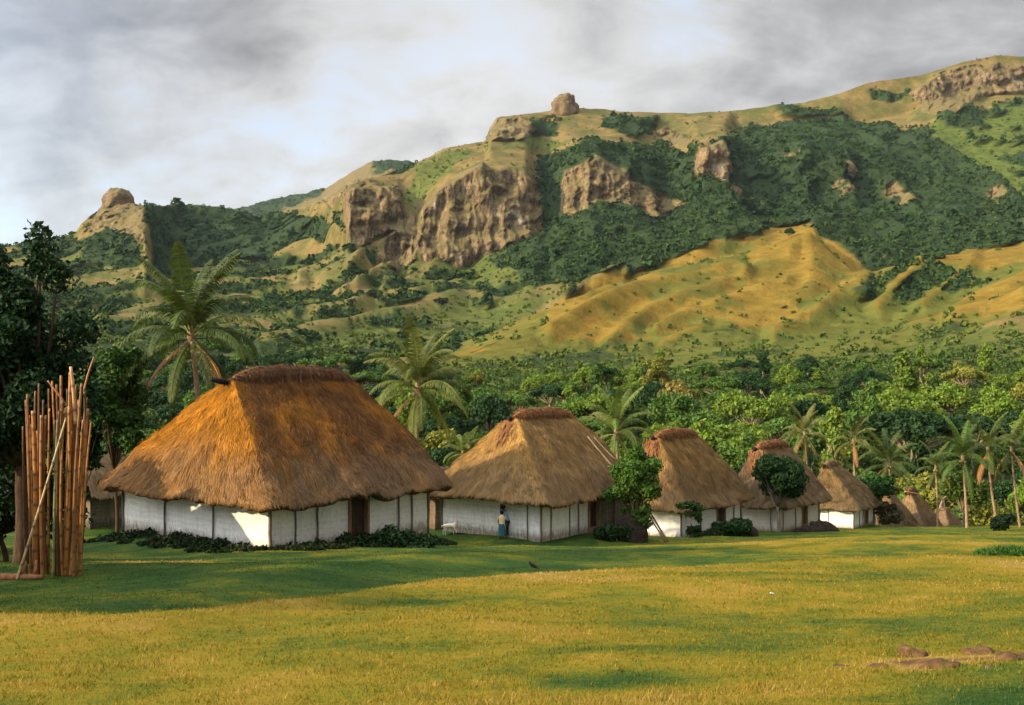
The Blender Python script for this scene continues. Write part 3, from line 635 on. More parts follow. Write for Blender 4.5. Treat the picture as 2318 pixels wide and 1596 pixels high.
def make_jungle():
    """bushy crowns covering the forested slopes far off, and loose scrub on the grassy ones"""
    nr, nc = HD.shape
    A = HV[:-1, :-1]; B = HV[1:, :-1]; C = HV[:-1, 1:]
    area = 0.5 * np.linalg.norm(np.cross(B - A, C - A), axis=-1) * 2
    d = HD[:-1, :-1]; pxok = (PXS[:-1] > -80) & (PXS[:-1] < 2400)
    def scatter(name, w, n, smin, smax, tones, sub, flat=0.8):
        W = (w * area * pxok[None] / np.maximum(d, 300) ** 1.3).ravel(); W /= W.sum()
        idx = rng.choice(len(W), n, p=W); r, c = np.unravel_index(idx, area.shape)
        u = rng.random((n, 1)); v = rng.random((n, 1))
        P = A[r, c] + (B[r, c] - A[r, c]) * u + (C[r, c] - A[r, c]) * v
        s = rng.uniform(smin, smax, n) * (0.6 + 0.8 * rng.random(n) ** 2)
        k = sub; dd = unit(rng.normal(size=(n, k, 3)) + np.array([0, -.15, .45])); r = rng.uniform(.55, 1.0, (n, k, 1))
        sc = s[:, None, None] * np.stack([rng.uniform(.7, 1.4, n), rng.uniform(.7, 1.4, n), flat * rng.uniform(.6, 1.5, n)], 1)[:, None, :]
        CC = P[:, None] + dd * r * sc; CC[..., 2] += (s * .2)[:, None]
        nn = unit(dd * .9 + rng.normal(size=(n, k, 3)) * .5).reshape(-1, 3)
        V, Q, _ = leaf_quads(CC.reshape(-1, 3), nn, np.repeat(s, k) * rng.uniform(.55, 1.0, n * k), 1.25)
        a = np.repeat(np.repeat(rng.random(n), k) * .6 + .4 * rng.random(n * k), 4)
        mb = MB(); mb.add(V, Q, a=a)
        m = NT(name + '_leaves'); rr = m.attr('rnd').outputs['Fac']; f = m.noise(m.obj(), 0.6, 4, 0.7); f2 = m.noise(m.obj(), 0.012, 3)
        cc = m.mix(m.math('ADD', m.math('MULTIPLY', rr, 0.6), m.math('MULTIPLY', f, 0.5), clamp=True), tones[0], tones[1])
        cc = m.mix(m.mapr(f2, 0.4, 0.7, 0, 0.6), cc, tones[2])
        o = mb.build(name, m.out(cc, 0.85, None, 0.05), smooth=False); o['kind'] = 'stuff'
    fo = HFOR[:-1, :-1] * (HROCK[:-1, :-1] < 0.6)
    scatter('jungle', np.clip((fo - .12) / .5, 0, 1) * (d > 700) * (0.25 + (fbm(HV[:-1, :-1] / 45, 3, 64) > -.12)), 44000, 1.0, 3.9, ((0.003456, 0.0134, 0.006992), (0.04752, 0.0842, 0.02272), (0.01555, 0.04306, 0.01748)), 15)
    scatter('tall_jungle', (fo > 0.5) * (d > 700) * (fbm(HV[:-1, :-1] / 60, 3, 65) > .05), 1500, 3.0, 6.0, ((0.003456, 0.0134, 0.006992), (0.05184, 0.08803, 0.02272), (0.01901, 0.04784, 0.01748)), 34, 1.0)
    gr = HGRN[:-1, :-1]
    scatter('scrub', np.maximum((0.24 + gr) * (HGOLD[:-1, :-1] * -0.6 + 1), 1.3 * (fo > .3) * (d < 1250)) * (d > 480) * (HROCK[:-1, :-1] < 0.9), 17000, 0.8, 2.6, ((0.02, 0.05, 0.01), (0.08, 0.11, 0.02), (0.10, 0.12, 0.02)), 15)
make_jungle()

def outcrop(name, px, py, d, w, h, label, seed):
    iv, it = ICO3; b = at(px, py, d)
    n = fbm(iv * 2.3 + seed, 4, 71)
    led = ridged(np.stack([iv[:, 0] * .6, iv[:, 1] * .6, iv[:, 2] * 3.2], -1) + seed, 3, 72)
    V = iv * (1 + 0.30 * n + 0.16 * led + .10 * np.round(3 * fbm(iv * 1.6 + seed + 4, 2, 73)))[:, None]
    V[:, 2] = np.sign(V[:, 2]) * np.abs(V[:, 2]) ** 0.8
    V = V * np.array([w / 2, w / 2, h]); V[:, 0] *= 1 - 0.18 * np.clip(V[:, 2:3] / h, 0, 1)[:, 0]
    m = NT('outcrop_rock'); p = m.obj(); s1 = m.noise(m.vecmul(p, (1, 1, 2.5)), 0.14, 6, 0.65)
    nz = m.n('ShaderNodeSeparateXYZ', {0: m.n('ShaderNodeNewGeometry').outputs['Normal']}).outputs[2]
    c = m.ramp(s1, [(0.3, (0.08, 0.06, 0.035)), (0.5, (0.16, 0.11, 0.06)), (0.75, (0.27, 0.20, 0.11))])
    c = m.mix(m.mapr(nz, 0.55, 0.85, 0, 0.8), c, (0.13, 0.11, 0.035))
    mb = MB(); mb.add(V, T=it); o = mb.build(name, m.out(c, 0.95, m.bump(s1, 1.0, 3.0), 0.05)); o.location = b
    tag(o, label, 'rock'); return o
outcrop('rock_outcrop', 267, 462, 1625, 44, 22, 'flat-topped rock knob crowning the distant peak beyond the dark tree', 3.1)
outcrop('rock_outcrop', 1278, 252, 1830, 44, 27, 'small pointed rock knob alone on the crest of the high mountain', 8.4)
outcrop('rock_outcrop', 886, 396, 1650, 20, 8, 'tiny tan boulder on the mountain shoulder beside the far green summit', 5.7)

exec_parts = []
# ------------------------------------------------------------------ plants
def crown_leaves(mb, blobs, n, size, shell=0.33, up=0.25):
    blobs = np.array(blobs, float); vol = (blobs[:, 3] * blobs[:, 4] * blobs[:, 5]) ** (2 / 3); p = vol / vol.sum()
    k = rng.choice(len(blobs), n, p=p)
    d = unit(rng.normal(size=(n, 3)) + np.array([0, 0, up])); r = rng.random(n) ** shell
    bump = 1 + 0.28 * vnoise(d * 2.4 + k[:, None] * 13.7, 81)
    C = blobs[k, :3] + d * blobs[k, 3:6] * (r * bump)[:, None]
    nrm = unit(d * 0.8 + rng.normal(size=(n, 3)) * 0.75)
    tone = np.clip(0.5 + 0.30 * vnoise(C * (1.1 / max(0.2, blobs[:, 3].mean())), 82) + rng.normal(0, 0.2, n), 0, 1)
    mb.add(*[x for x in leaf_quads(C, nrm, size * rng.uniform(0.7, 1.35, n), 1.7, tone)][:2], a=np.repeat(tone, 4))
    return mb

def limbs(mb, base, fork, blobs, r0, lean=0.1, sides=7):
    base = np.array(base, float); fork = np.array(fork, float)
    t = np.linspace(0, 1, 6)[:, None]
    wob = np.stack([np.sin(t[:, 0] * 5) * lean, np.cos(t[:, 0] * 4) * lean - lean, 0 * t[:, 0]], 1) * t
    P = base + (fork - base) * t + wob
    V, Q, T = tube(P, np.linspace(r0 * 1.25, r0 * 0.75, 6), sides); mb.add(V, Q, T)
    f = P[-1]
    for b in blobs:
        c = np.array(b[:3]); m_ = (f + c) / 2 + np.array([0, 0, -0.12 * np.linalg.norm(c - f)]) + rng.normal(0, .05, 3) * np.linalg.norm(c - f)
        tt = np.linspace(0, 1, 5)[:, None]
        V, Q, T = tube((1 - tt) ** 2 * f + 2 * tt * (1 - tt) * m_ + tt ** 2 * c, np.linspace(r0 * 0.55, r0 * 0.10, 5), 5); mb.add(V, Q, T)
    return mb

def make_tree(name, blobs, fork, r0, n, size, mat, bark='bark', lean=0.1, up=0.25, shell=0.33, loc=(0, 0, 0)):
    t = empty(name, loc)
    crown_leaves(MB(), blobs, n, size, shell, up).build('crown', M[mat], t, smooth=False)
    limbs(MB(), (0, 0, -0.4), fork, blobs, r0, lean).build('trunk', M[bark], t)
    return t

def rblobs(n, R0, H0, H1, rb, flat=0.8, seed=None):
    out = []
    for k in range(n):
        a = k * 2.4 + rng.uniform(-.5, .5); rr = R0 * math.sqrt((k + .5) / n) * rng.uniform(.8, 1.1)
        h = H1 - (H1 - H0) * (rr / R0) ** 1.6 * rng.uniform(.6, 1.0) - rng.uniform(0, .12) * (H1 - H0)
        s = rb * rng.uniform(.7, 1.25)
        out.append((rr * math.cos(a), rr * math.sin(a), h, s, s * rng.uniform(.8, 1.2), s * flat))
    return out

# --- forest trees: six kinds, each about 10 m tall as built
PROTO = {}
def protos():
    P = {}
    P['round'] = [make_tree('broadleaf_tree', rblobs(15, 3.6, 3.6, 8.2, 1.75, .85), (0.2, 0, 3.0), .24, 3400, .40, 'leaf') for _ in range(2)]
    P['umbrella'] = [make_tree('spreading_tree', rblobs(19, 5.6, 6.6, 8.8, 1.6, .5), (0.3, .2, 4.6), .28, 3600, .38, 'leaf', 'bark_pale', .2, .5)]
    P['tall'] = [make_tree('tall_tree', [(rng.normal(0, .9), rng.normal(0, .9), 2.5 + k * .85, 1.35 * rng.uniform(.8, 1.3), 1.35 * rng.uniform(.8, 1.3), 1.1) for k in range(11)], (0, 0, 8.5), .26, 3400, .38, 'leaf', 'bark_pale', .25) for _ in range(2)]
    P['loose'] = [make_tree('open_tree', rblobs(13, 3.8, 4.2, 9.0, 1.15, .8), (0.5, -.2, 4.2), .22, 2000, .42, 'leaf', 'bark_pale', .35, .3, .5) for _ in range(2)]
    P['low'] = [make_tree('bushy_tree', rblobs(11, 3.0, 1.4, 4.6, 1.55, .9), (0, 0, 1.2), .18, 2800, .36, 'leaf') for _ in range(2)]
    return P
PROTO = protos()
used = set()
def plant(kind, name_label, group, loc, scale, col, k=None, cat='tree'):
    v = PROTO[kind]; o = v[rng.integers(len(v))] if k is None else v[k % len(v)]
    c = o if o.name not in used else copy_tree(o)
    used.add(o.name) if c is o else None
    c.location = loc; c.rotation_euler = (0, 0, rng.uniform(0, 6.28))
    c.scale = (scale * rng.uniform(.85, 1.2), scale * rng.uniform(.85, 1.2), scale * rng.uniform(.85, 1.2))
    tint(c, col); tag(c, name_label, cat, group); return c

TONE = {'deep': (0.016, 0.042, 0.010), 'green': (0.050, 0.098, 0.014), 'bright': (0.095, 0.145, 0.016), 'olive': (0.14, 0.145, 0.020), 'straw': (0.17, 0.14, 0.034)}
WORD = {'deep': 'dark green', 'green': 'mid green', 'bright': 'bright green', 'olive': 'olive yellow', 'straw': 'straw coloured'}
SHAPE = {'round': 'round crowned', 'umbrella': 'wide flat-topped', 'tall': 'tall narrow', 'loose': 'open limbed', 'low': 'low bushy'}
def zone_words(px):
    for lim, w in ((330, 'behind the bamboo poles'), (640, 'around the palm behind the largest hut'), (860, 'behind the right end of the largest hut ridge'), (1010, 'behind the palm between the two large huts'), (1160, 'behind the left slope of the second hut'), (1320, 'behind the ridge of the second hut'),
                   (1480, 'behind the tree between second and third hut'), (1620, 'behind the ridge of the third hut'), (1740, 'in the gap between third and fourth hut'), (1850, 'behind the fourth hut'), (1960, 'behind the fifth hut'), (2120, 'behind the half-hidden small huts'), (2330, 'behind the far palms at the meadow edge')):
        if px < lim: return w
    return 'beyond the meadow'
def forest():
    pts = []
    def band(n, d0, d1, p0, p1, sp, kinds, s0, s1):
        for _ in range(n * 6):
            d = math.sqrt(rng.uniform(d0 ** 2, d1 ** 2)); px = rng.uniform(p0, p1); x = (px - CX) / FPX * d
            if any((x - a) ** 2 + (d - b) ** 2 < sp ** 2 for a, b in pts): continue
            pts.append((x, d)); k = kinds[rng.integers(len(kinds))]
            drift = vnoise(np.array([x / 45, d / 45, 0.3]), 91) + rng.normal(0, .35)
            t = 'deep' if drift < -.55 else 'green' if drift < -.1 else 'bright' if drift < .5 else 'olive' if drift < 1.1 else 'straw'
            if px < 900: t = 'deep' if rng.random() < .75 else 'green'
            elif d > 380: t = 'deep' if rng.random() < .45 else t
            z = min(float(hill_z([px], [d])[0]), 1e9) if d > 165 else float(ground_z(x, d))
            far = 'low down' if d < 240 else 'midway' if d < 330 else 'high up'
            plant(k, f'{SHAPE[k]} {WORD[t]} tree {far} {zone_words(px)}', 'trees of the wood behind the village', (x, d, z), rng.uniform(s0, s1), tuple(c_ * 1.15 for c_ in TONE[t]))
            if len(pts) - band.start >= n: break
    band.start = 0
    for a in ((66, 172, 235, 880, 2420, 6.6, ('round', 'tall', 'round', 'low', 'low', 'loose'), .8, 1.3),
              (85, 235, 320, 860, 2420, 8.0, ('round', 'tall', 'round', 'umbrella', 'round', 'low'), .95, 1.5),
              (85, 320, 430, 820, 2420, 8.5, ('round', 'tall', 'low', 'round', 'umbrella'), .8, 1.3),
              (70, 300, 470, 300, 900, 8.0, ('round', 'low', 'round', 'umbrella', 'round'), .95, 1.45)):
        band.start = len(pts); band(*a)
    return pts
FPTS = forest()

def undergrowth():
    """ground cover under the wood: leafy, too dense to count"""
    mb = MB(); n = 4200
    d = np.sqrt(rng.uniform(165 ** 2, 520 ** 2, n)); px = rng.uniform(200, 2440, n); x = (px - CX) / FPX * d; z = hill_z(px, d)
    s = rng.uniform(1.0, 2.6, n)
    for k in range(n):
        crown_leaves(mb, [(x[k], d[k], z[k] + s[k] * .3, s[k] * 1.2, s[k] * 1.2, s[k])], 46, .5 + .12 * s[k])
    o = mb.build('undergrowth', M['leaf'], smooth=False); o['kind'] = 'stuff'; o.color = (0.045, 0.08, 0.012, 1)
undergrowth()
for (px, d, k, sc, t, lb) in ((2070, 330, 'tall', 2.0, 'bright', 'giant bright green vine-clad tree towering over the right part of the wood'), (2060, 235, 'umbrella', 1.75, 'deep', 'great dark spreading tree with pale trunk above the half-hidden huts'), (1530, 300, 'loose', 1.6, 'straw', 'big straw-coloured half-bare tree above the third hut'), (2200, 250, 'umbrella', 1.5, 'deep', 'dark spreading tree above the far straight palms')):
    plant(k, lb, 'trees of the wood behind the village', ((px - CX) / FPX * d, d, float(hill_z([px], [d])[0])), sc, TONE[t])

# --- single trees and bushes in the village
def solo(name, px, d, label, blobs, fork, r0, n, size, col, mat='leaf', bark='bark', z=None, lean=.1, cat='tree', up=.25, shell=.33):
    x = (px - CX) / FPX * d; z = float(ground_z(x, d)) if z is None else z
    t = make_tree(name, blobs, fork, r0, n, size, mat, bark, lean, up, shell, (x, d, z)); tint(t, col); tag(t, label, cat); return t
def ell(n, c, r, rb, seed=0):
    """blobs filling an ellipsoid"""
    out = []
    for k in range(n):
        d = unit(rng.normal(size=3)) * rng.random() ** .45
        s = rb * rng.uniform(.75, 1.25); out.append((c[0] + d[0] * (r[0] - rb * .6), c[1] + d[1] * (r[1] - rb * .6), c[2] + d[2] * (r[2] - rb * .6), s, s, s * .85))
    return out
DEEP = (0.012, 0.036, 0.010)
solo('broadleaf_tree', 48, 35.5, 'big dark glossy-leaved tree standing behind the bundle of bamboo poles', ell(75, (-.4, 0, 6.5), (2.7, 2.6, 3.9), .72) + [(-1.5, 0, 10.0, .55, .55, .8), (.6, 0, 10.2, .55, .55, .9), (1.1, .2, 9.3, .6, .6, .6), (1.8, 0, 7.6, .7, .7, .5), (2.1, 0, 5.2, .6, .6, .8)], (0.2, 0, 3.2), .26, 30000, .12, (0.011, 0.030, 0.009), 'leaf_dark', 'door')
solo('leafy_tree', 265, 60, 'tall leafy tree with lit yellow-green leaves left of the largest hut roof', ell(26, (0, 0, 7.9), (1.7, 1.6, 3.4), .7), (0, 0, 4.0), .10, 11000, .16, (0.035, 0.075, 0.014), 'leaf_dark', 'door')
solo('leafy_shrub', 165, 63, 'dark shrub in the gap between the bamboo poles and the tall lit tree', ell(24, (0, 0, 6.4), (2.6, 2, 4.4), .9), (0, 0, 1.6), .12, 8000, .2, DEEP, 'leaf_dark', cat='shrub')
solo('garden_tree', 1440, 63.6, 'round yellow-green tree between the second and third hut', ell(55, (0, 0, 3.3), (1.9, 1.6, 2.3), .5) + ell(12, (-.2, .1, 1.4), (1.3, 1.1, 1.0), .42), (0, 0, 1.2), .12, 18000, .12, (0.045, 0.095, 0.012), z=-9.6)
solo('sapling', 1571, 74.0, 'slender crooked sapling with a flat leafy top before the third hut', [(-.7, 0, 2.05, .55, .5, .22), (-.2, 0, 2.1, .6, .5, .25), (.25, .1, 1.9, .5, .4, .25), (.1, 0, 1.55, .35, .3, .3), (-.35, 0, 1.5, .3, .3, .25), (.3, 0, 1.2, .25, .25, .3)], (-.25, 0, 1.3), .045, 1500, .11, (0.03, 0.065, 0.012), z=-10.85, lean=.15)
solo('round_bush', 1570, 73.0, 'small dark ball-shaped bush at the foot of the crooked sapling', ell(9, (0, 0, .42), (.55, .5, .48), .25), (0, 0, .2), .04, 1500, .09, (0.015, 0.035, 0.01), 'leaf_dark', z=-10.87, cat='bush')
solo('garden_tree', 1762, 84, 'dark round-headed tree on a thin trunk before the fourth hut', ell(60, (0, 0, 4.35), (2.35, 2.1, 2.1), .55), (0, 0, 2.1), .11, 16000, .13, (0.014, 0.038, 0.010), 'leaf_dark', z=-12.1)
solo('garden_tree', 1978, 122, 'dark dense tree between the fifth hut and the half-hidden huts', ell(16, (0, 0, 4.3), (2.2, 2, 1.9), .8), (0, 0, 2.0), .12, 5000, .2, (0.018, 0.05, 0.010), 'leaf_dark')
solo('round_bush', 2273, 104, 'dark round bush at the meadow edge under the leaning palm', ell(14, (0, 0, .9), (1.4, 1.3, 1.15), .55), (0, 0, .5), .07, 3600, .15, (0.010, 0.022, 0.008), 'leaf_dark', cat='bush')
solo('dry_bush', 2015, 121, 'brown half-dry bush before the half-hidden huts', ell(12, (0, 0, 1.4), (1.6, 1.4, 1.5), .6), (0, 0, .7), .07, 2600, .17, (0.05, 0.045, 0.018), cat='bush')
solo('low_shrub', 884, 49.0, 'mounded dark creeping shrub at the right front corner of the largest hut', ell(34, (0, 0, .3), (2.7, 1.1, .8), .45), (0, 0, .2), .05, 10000, .12, (0.014, 0.034, 0.010), 'leaf_dark', z=-7.95, cat='shrub')
solo('low_shrub', 1665, 77.0, 'broad-leaved dark shrub at the right front of the third hut', ell(16, (0, 0, .5), (1.5, .8, .8), .4), (0, 0, .3), .05, 3000, .16, (0.020, 0.050, 0.012), 'leaf_dark', z=-11.25, cat='shrub')
solo('low_shrub', 1600, 76.3, 'low dark plants along the wall of the third hut left of its door', ell(12, (0, 0, .2), (1.3, .5, .4), .3), (0, 0, .2), .04, 1600, .13, (0.018, 0.036, 0.010), 'leaf_dark', z=-11.2, cat='shrub')
solo('low_shrub', 1395, 62.5, 'dark weedy plants before the brown right wall of the second hut', ell(14, (0, 0, .3), (2.0, .6, .5), .35), (0, 0, .2), .04, 2600, .13, (0.016, 0.034, 0.010), 'leaf_dark', z=-9.25, cat='shrub')
solo('leafy_tree', 2180, 128, 'mid green tree behind the far palm trunks with yellow-green leaf clumps', ell(16, (0, 0, 4.0), (3.8, 2.5, 2.8), 1.0), (0, 0, 1.6), .14, 4200, .24, (0.06, 0.10, 0.014))

solo('leafy_shrub', 12, 39, 'dark leafy shrub filling the space under the big dark tree', ell(20, (0, 0, 2.2), (2.6, 2, 2.6), .9), (0, 0, 1.0), .10, 8000, .14, (0.012, 0.03, 0.009), 'leaf_dark', 'door', cat='shrub')

def bed():
    """creeping plants along the foot of the largest hut"""
    h = HUTS[0]; mb = MB()
    for (A, D, n0, ln, out) in ((h['N'], h['ax'], 120, h['L'], np.array([h['ax'][1], -h['ax'][0]])), (h['N'], h['pe'], 110, h['W'] + .6, -h['ax'])):
        for k in range(n0):
            t = rng.uniform(-.3, ln); o_ = rng.uniform(.15, 2.3); p = A + D * t + out * o_
            s = rng.uniform(.10, .26) * (1.15 - .28 * o_)
            z = float(ground_z(p[0], p[1])) + s * .3
            crown_leaves(mb, [(p[0], p[1], z, s * 2.0, s * 2.0, s)], 75, .10)
    o = mb.build('ground_cover', M['leaf_dark'], smooth=False); o['kind'] = 'stuff'; o.color = (0.016, 0.028, 0.008, 1)
bed()

# --- coconut palms
def make_frond(L, el, droop, w):
    """a feather frond in the xz plane, curving out and down; leaflets hang from the rachis"""
    n = 26; s = np.linspace(0, 1, n)
    ang = el - droop * s ** 1.35
    dx = np.cos(ang); dz = np.sin(ang)
    P = np.stack([np.cumsum(dx), 0 * s, np.cumsum(dz)], 1) * L / n
    mb = MB(); V, Q, T = tube(P, np.linspace(.045, .008, n) * (L / 4.5), 5); mb.add(V, Q, T, a=.9)
    T3 = unit(np.gradient(P, axis=0)); m = 58
    st = np.linspace(.12, .995, m); Pi = np.stack([np.interp(st, s, P[:, k]) for k in range(3)], 1); Ti = np.stack([np.interp(st, s, T3[:, k]) for k in range(3)], 1)
    up = np.cross(Ti, np.array([0, 1., 0])); up = unit(up) * np.sign(up[:, 2:3] + 1e-6)
    for side in (-1, 1):
        ln = w * (np.sin(np.pi * np.clip(st * .9 + .08, 0, 1)) ** .6) * rng.uniform(.85, 1.1, m)
        dirv = unit(np.array([0, side, 0.]) * .8 + Ti * .55 + np.array([0, 0, -.38]) + rng.normal(0, .07, (m, 3)))
        mid = Pi + dirv * (ln * .55)[:, None]
        tip = mid + unit(dirv + np.array([0, 0, -.75])) * (ln * .5)[:, None]
        wd = Ti * (.032 * L / 4.5)
        V = np.stack([Pi - wd * .6, Pi + wd * .6, mid + wd, mid - wd, tip], 1).reshape(-1, 3)
        b = np.arange(m)[:, None] * 5
        mb.add(V, Q=b + np.array([[0, 1, 2, 3]]), T=b + np.array([[3, 2, 4]]), a=np.repeat(np.clip(rng.normal(.5, .2, m), 0, 1), 5))
    return mb.mesh('frond', smooth=False)
FR = [make_frond(4.6, R(e), R(dr), .72) for e, dr in ((80, 50), (66, 85), (50, 100), (28, 105), (2, 80), (-30, 55))]
for f in FR: f.materials.append(M['frond'])

def coconut(px, d, crown_y, height, label, s=1.0, bend=.4, nf=22, col=(0.085, 0.125, 0.02), dead=0, base_px=None, twist=0.0, group=None):
    top = at(px, crown_y, d); bp = px if base_px is None else base_px
    base = np.array([(bp - CX) / FPX * d, d, top[2] - height])
    t = empty('coconut_palm', tuple(base)); rel = top - base
    k = 26; q = np.linspace(0, 1, k)[:, None]
    P = rel * q + np.stack([np.sin(q[:, 0] * np.pi) * bend, 0 * q[:, 0], 0 * q[:, 0]], 1)
    P[0, 2] -= .3
    r = np.interp(q[:, 0], [0, .08, 1], [.24, .16, .105]) * s * (1 + .07 * np.sin(np.arange(k) * 2.1))
    V, Q, T = tube(P, r, 9); MB().add(V, Q, T).build('trunk', M['palm_bark'], t)
    V, Q, T = tube(np.array([[0, 0, -.5], [0, 0, -.1], [0, 0, .35], [0, 0, .9]]) * s + rel, np.array([.13, .24, .19, .05]) * s, 9)
    MB().add(V, Q, T, a=.8).build('crown_shaft', M['frame'], t)
    for i in range(nf):
        lev = min(5, int(i * 6 / nf)); o = bpy.data.objects.new('frond', FR[lev]); COL.objects.link(o); o.parent = t
        o.location = tuple(rel + np.array([0, 0, .35 - .09 * lev]) * s); o.rotation_euler = (rng.uniform(-.15, .15), rng.uniform(-.12, .12), twist + i * 2.39996 + rng.uniform(-.25, .25))
        f = s * rng.uniform(.85, 1.1); o.scale = (f, f, f)
        g = rng.uniform(.6, 1.25); c = np.array(col) * g * .85
        if i >= nf - dead: c = np.array([.30, .15, .05]); o['label'] = 'dead brown hanging frond'
        o.color = (*c, 1)
    for i in range(5):
        a = i * 1.3; iv, it = ICO1
        MB().add(iv * np.array([.12, .12, .15]) * s + rel + np.array([math.cos(a) * .28, math.sin(a) * .28, -.25]) * s, T=it).build('coconut', M['frame'], t)
    tag(t, label, 'palm tree', group); return t
coconut(433, 62, 768, 9.2, 'tall coconut palm rising behind the left roof slope of the largest hut', 1.15, .3, 32, (0.075, 0.105, 0.018), 2, 444, .4)
coconut(946, 77, 885, 10.5, 'coconut palm in the gap between the two large huts', 1.12, -.1, 28, (0.12, 0.14, 0.025), 1, 946, 1.1)
coconut(1395, 98, 985, 9.5, 'pale-fronded coconut palm behind the right roof slope of the second hut', 1.05, .1, 20, (0.11, 0.15, 0.025), 0, 1400, .2)
coconut(1048, 92, 1030, 6.0, 'short young palm at the left roof edge of the second hut', .62, .05, 16, (0.12, 0.15, 0.025), 0, 1048, .9)
coconut(1822, 150, 985, 11, 'pale drooping palm above the dark round-headed tree', 1.0, .2, 18, (0.15, 0.15, 0.035), 1, 1826, .5)
coconut(1932, 150, 1000, 9.5, 'palm with a bare pale trunk behind the peak of the fifth hut', .9, -.2, 16, (0.13, 0.13, 0.03), 2, 1944, .1)
coconut(2012, 140, 1052, 8.5, 'dark bushy palm above the half-hidden huts', 1.1, .2, 20, (0.06, 0.09, 0.016), 1, 2020, .7)
coconut(2118, 125, 1062, 8.0, 'small palm left of the tall straight-trunked far palms', .72, .1, 14, (0.08, 0.11, 0.018), 1, 2122, .3)
coconut(2180, 112, 1040, 8.3, 'straight dark-headed palm at the meadow edge, tallest of its row', .98, .05, 20, (0.06, 0.10, 0.016), 0, 2190, 1.3)
coconut(2236, 112, 1022, 8.6, 'leaning slender palm with its foot against the dark round bush', .9, -.15, 18, (0.075, 0.10, 0.016), 1, 2262, .8)
coconut(2290, 116, 1022, 8.9, 'last slender palm of the meadow edge, right of the dark round bush', .85, -.1, 16, (0.075, 0.095, 0.018), 2, 2312, .25)

# ------------------------------------------------------------------ thatched huts
def outline(L, W, r, n, p0=0.0):
    """n points round a rectangle L x W with corners of radius r, starting in the middle of the -W side"""
    r = min(r, L / 2 - .01, W / 2 - .01); a, b = L / 2 - r, W / 2 - r; q = math.pi * r / 2
    seg = [a, q, 2 * b, q, 2 * a, q, 2 * b, q, a]; per = sum(seg); s = (np.arange(n) / n) * per; out = np.zeros((n, 2))
    for i, v in enumerate(s):
        for k, ln in enumerate(seg):
            if v <= ln or k == 8: break
            v -= ln
        if k == 0: p = (v, -W / 2)
        elif k == 1: t = v / r; p = (a + r * math.sin(t), -b - r * math.cos(t))
        elif k == 2: p = (L / 2, -b + v)
        elif k == 3: t = v / r; p = (a + r * math.cos(t), b + r * math.sin(t))
        elif k == 4: p = (a - v, W / 2)
        elif k == 5: t = v / r; p = (-a - r * math.sin(t), b + r * math.cos(t))
        elif k == 6: p = (-L / 2, b - v)
        elif k == 7: t = v / r; p = (-a - r * math.cos(t), -b - r * math.sin(t))
        else: p = (-a + v, -W / 2)
        out[i] = p
    return out, per

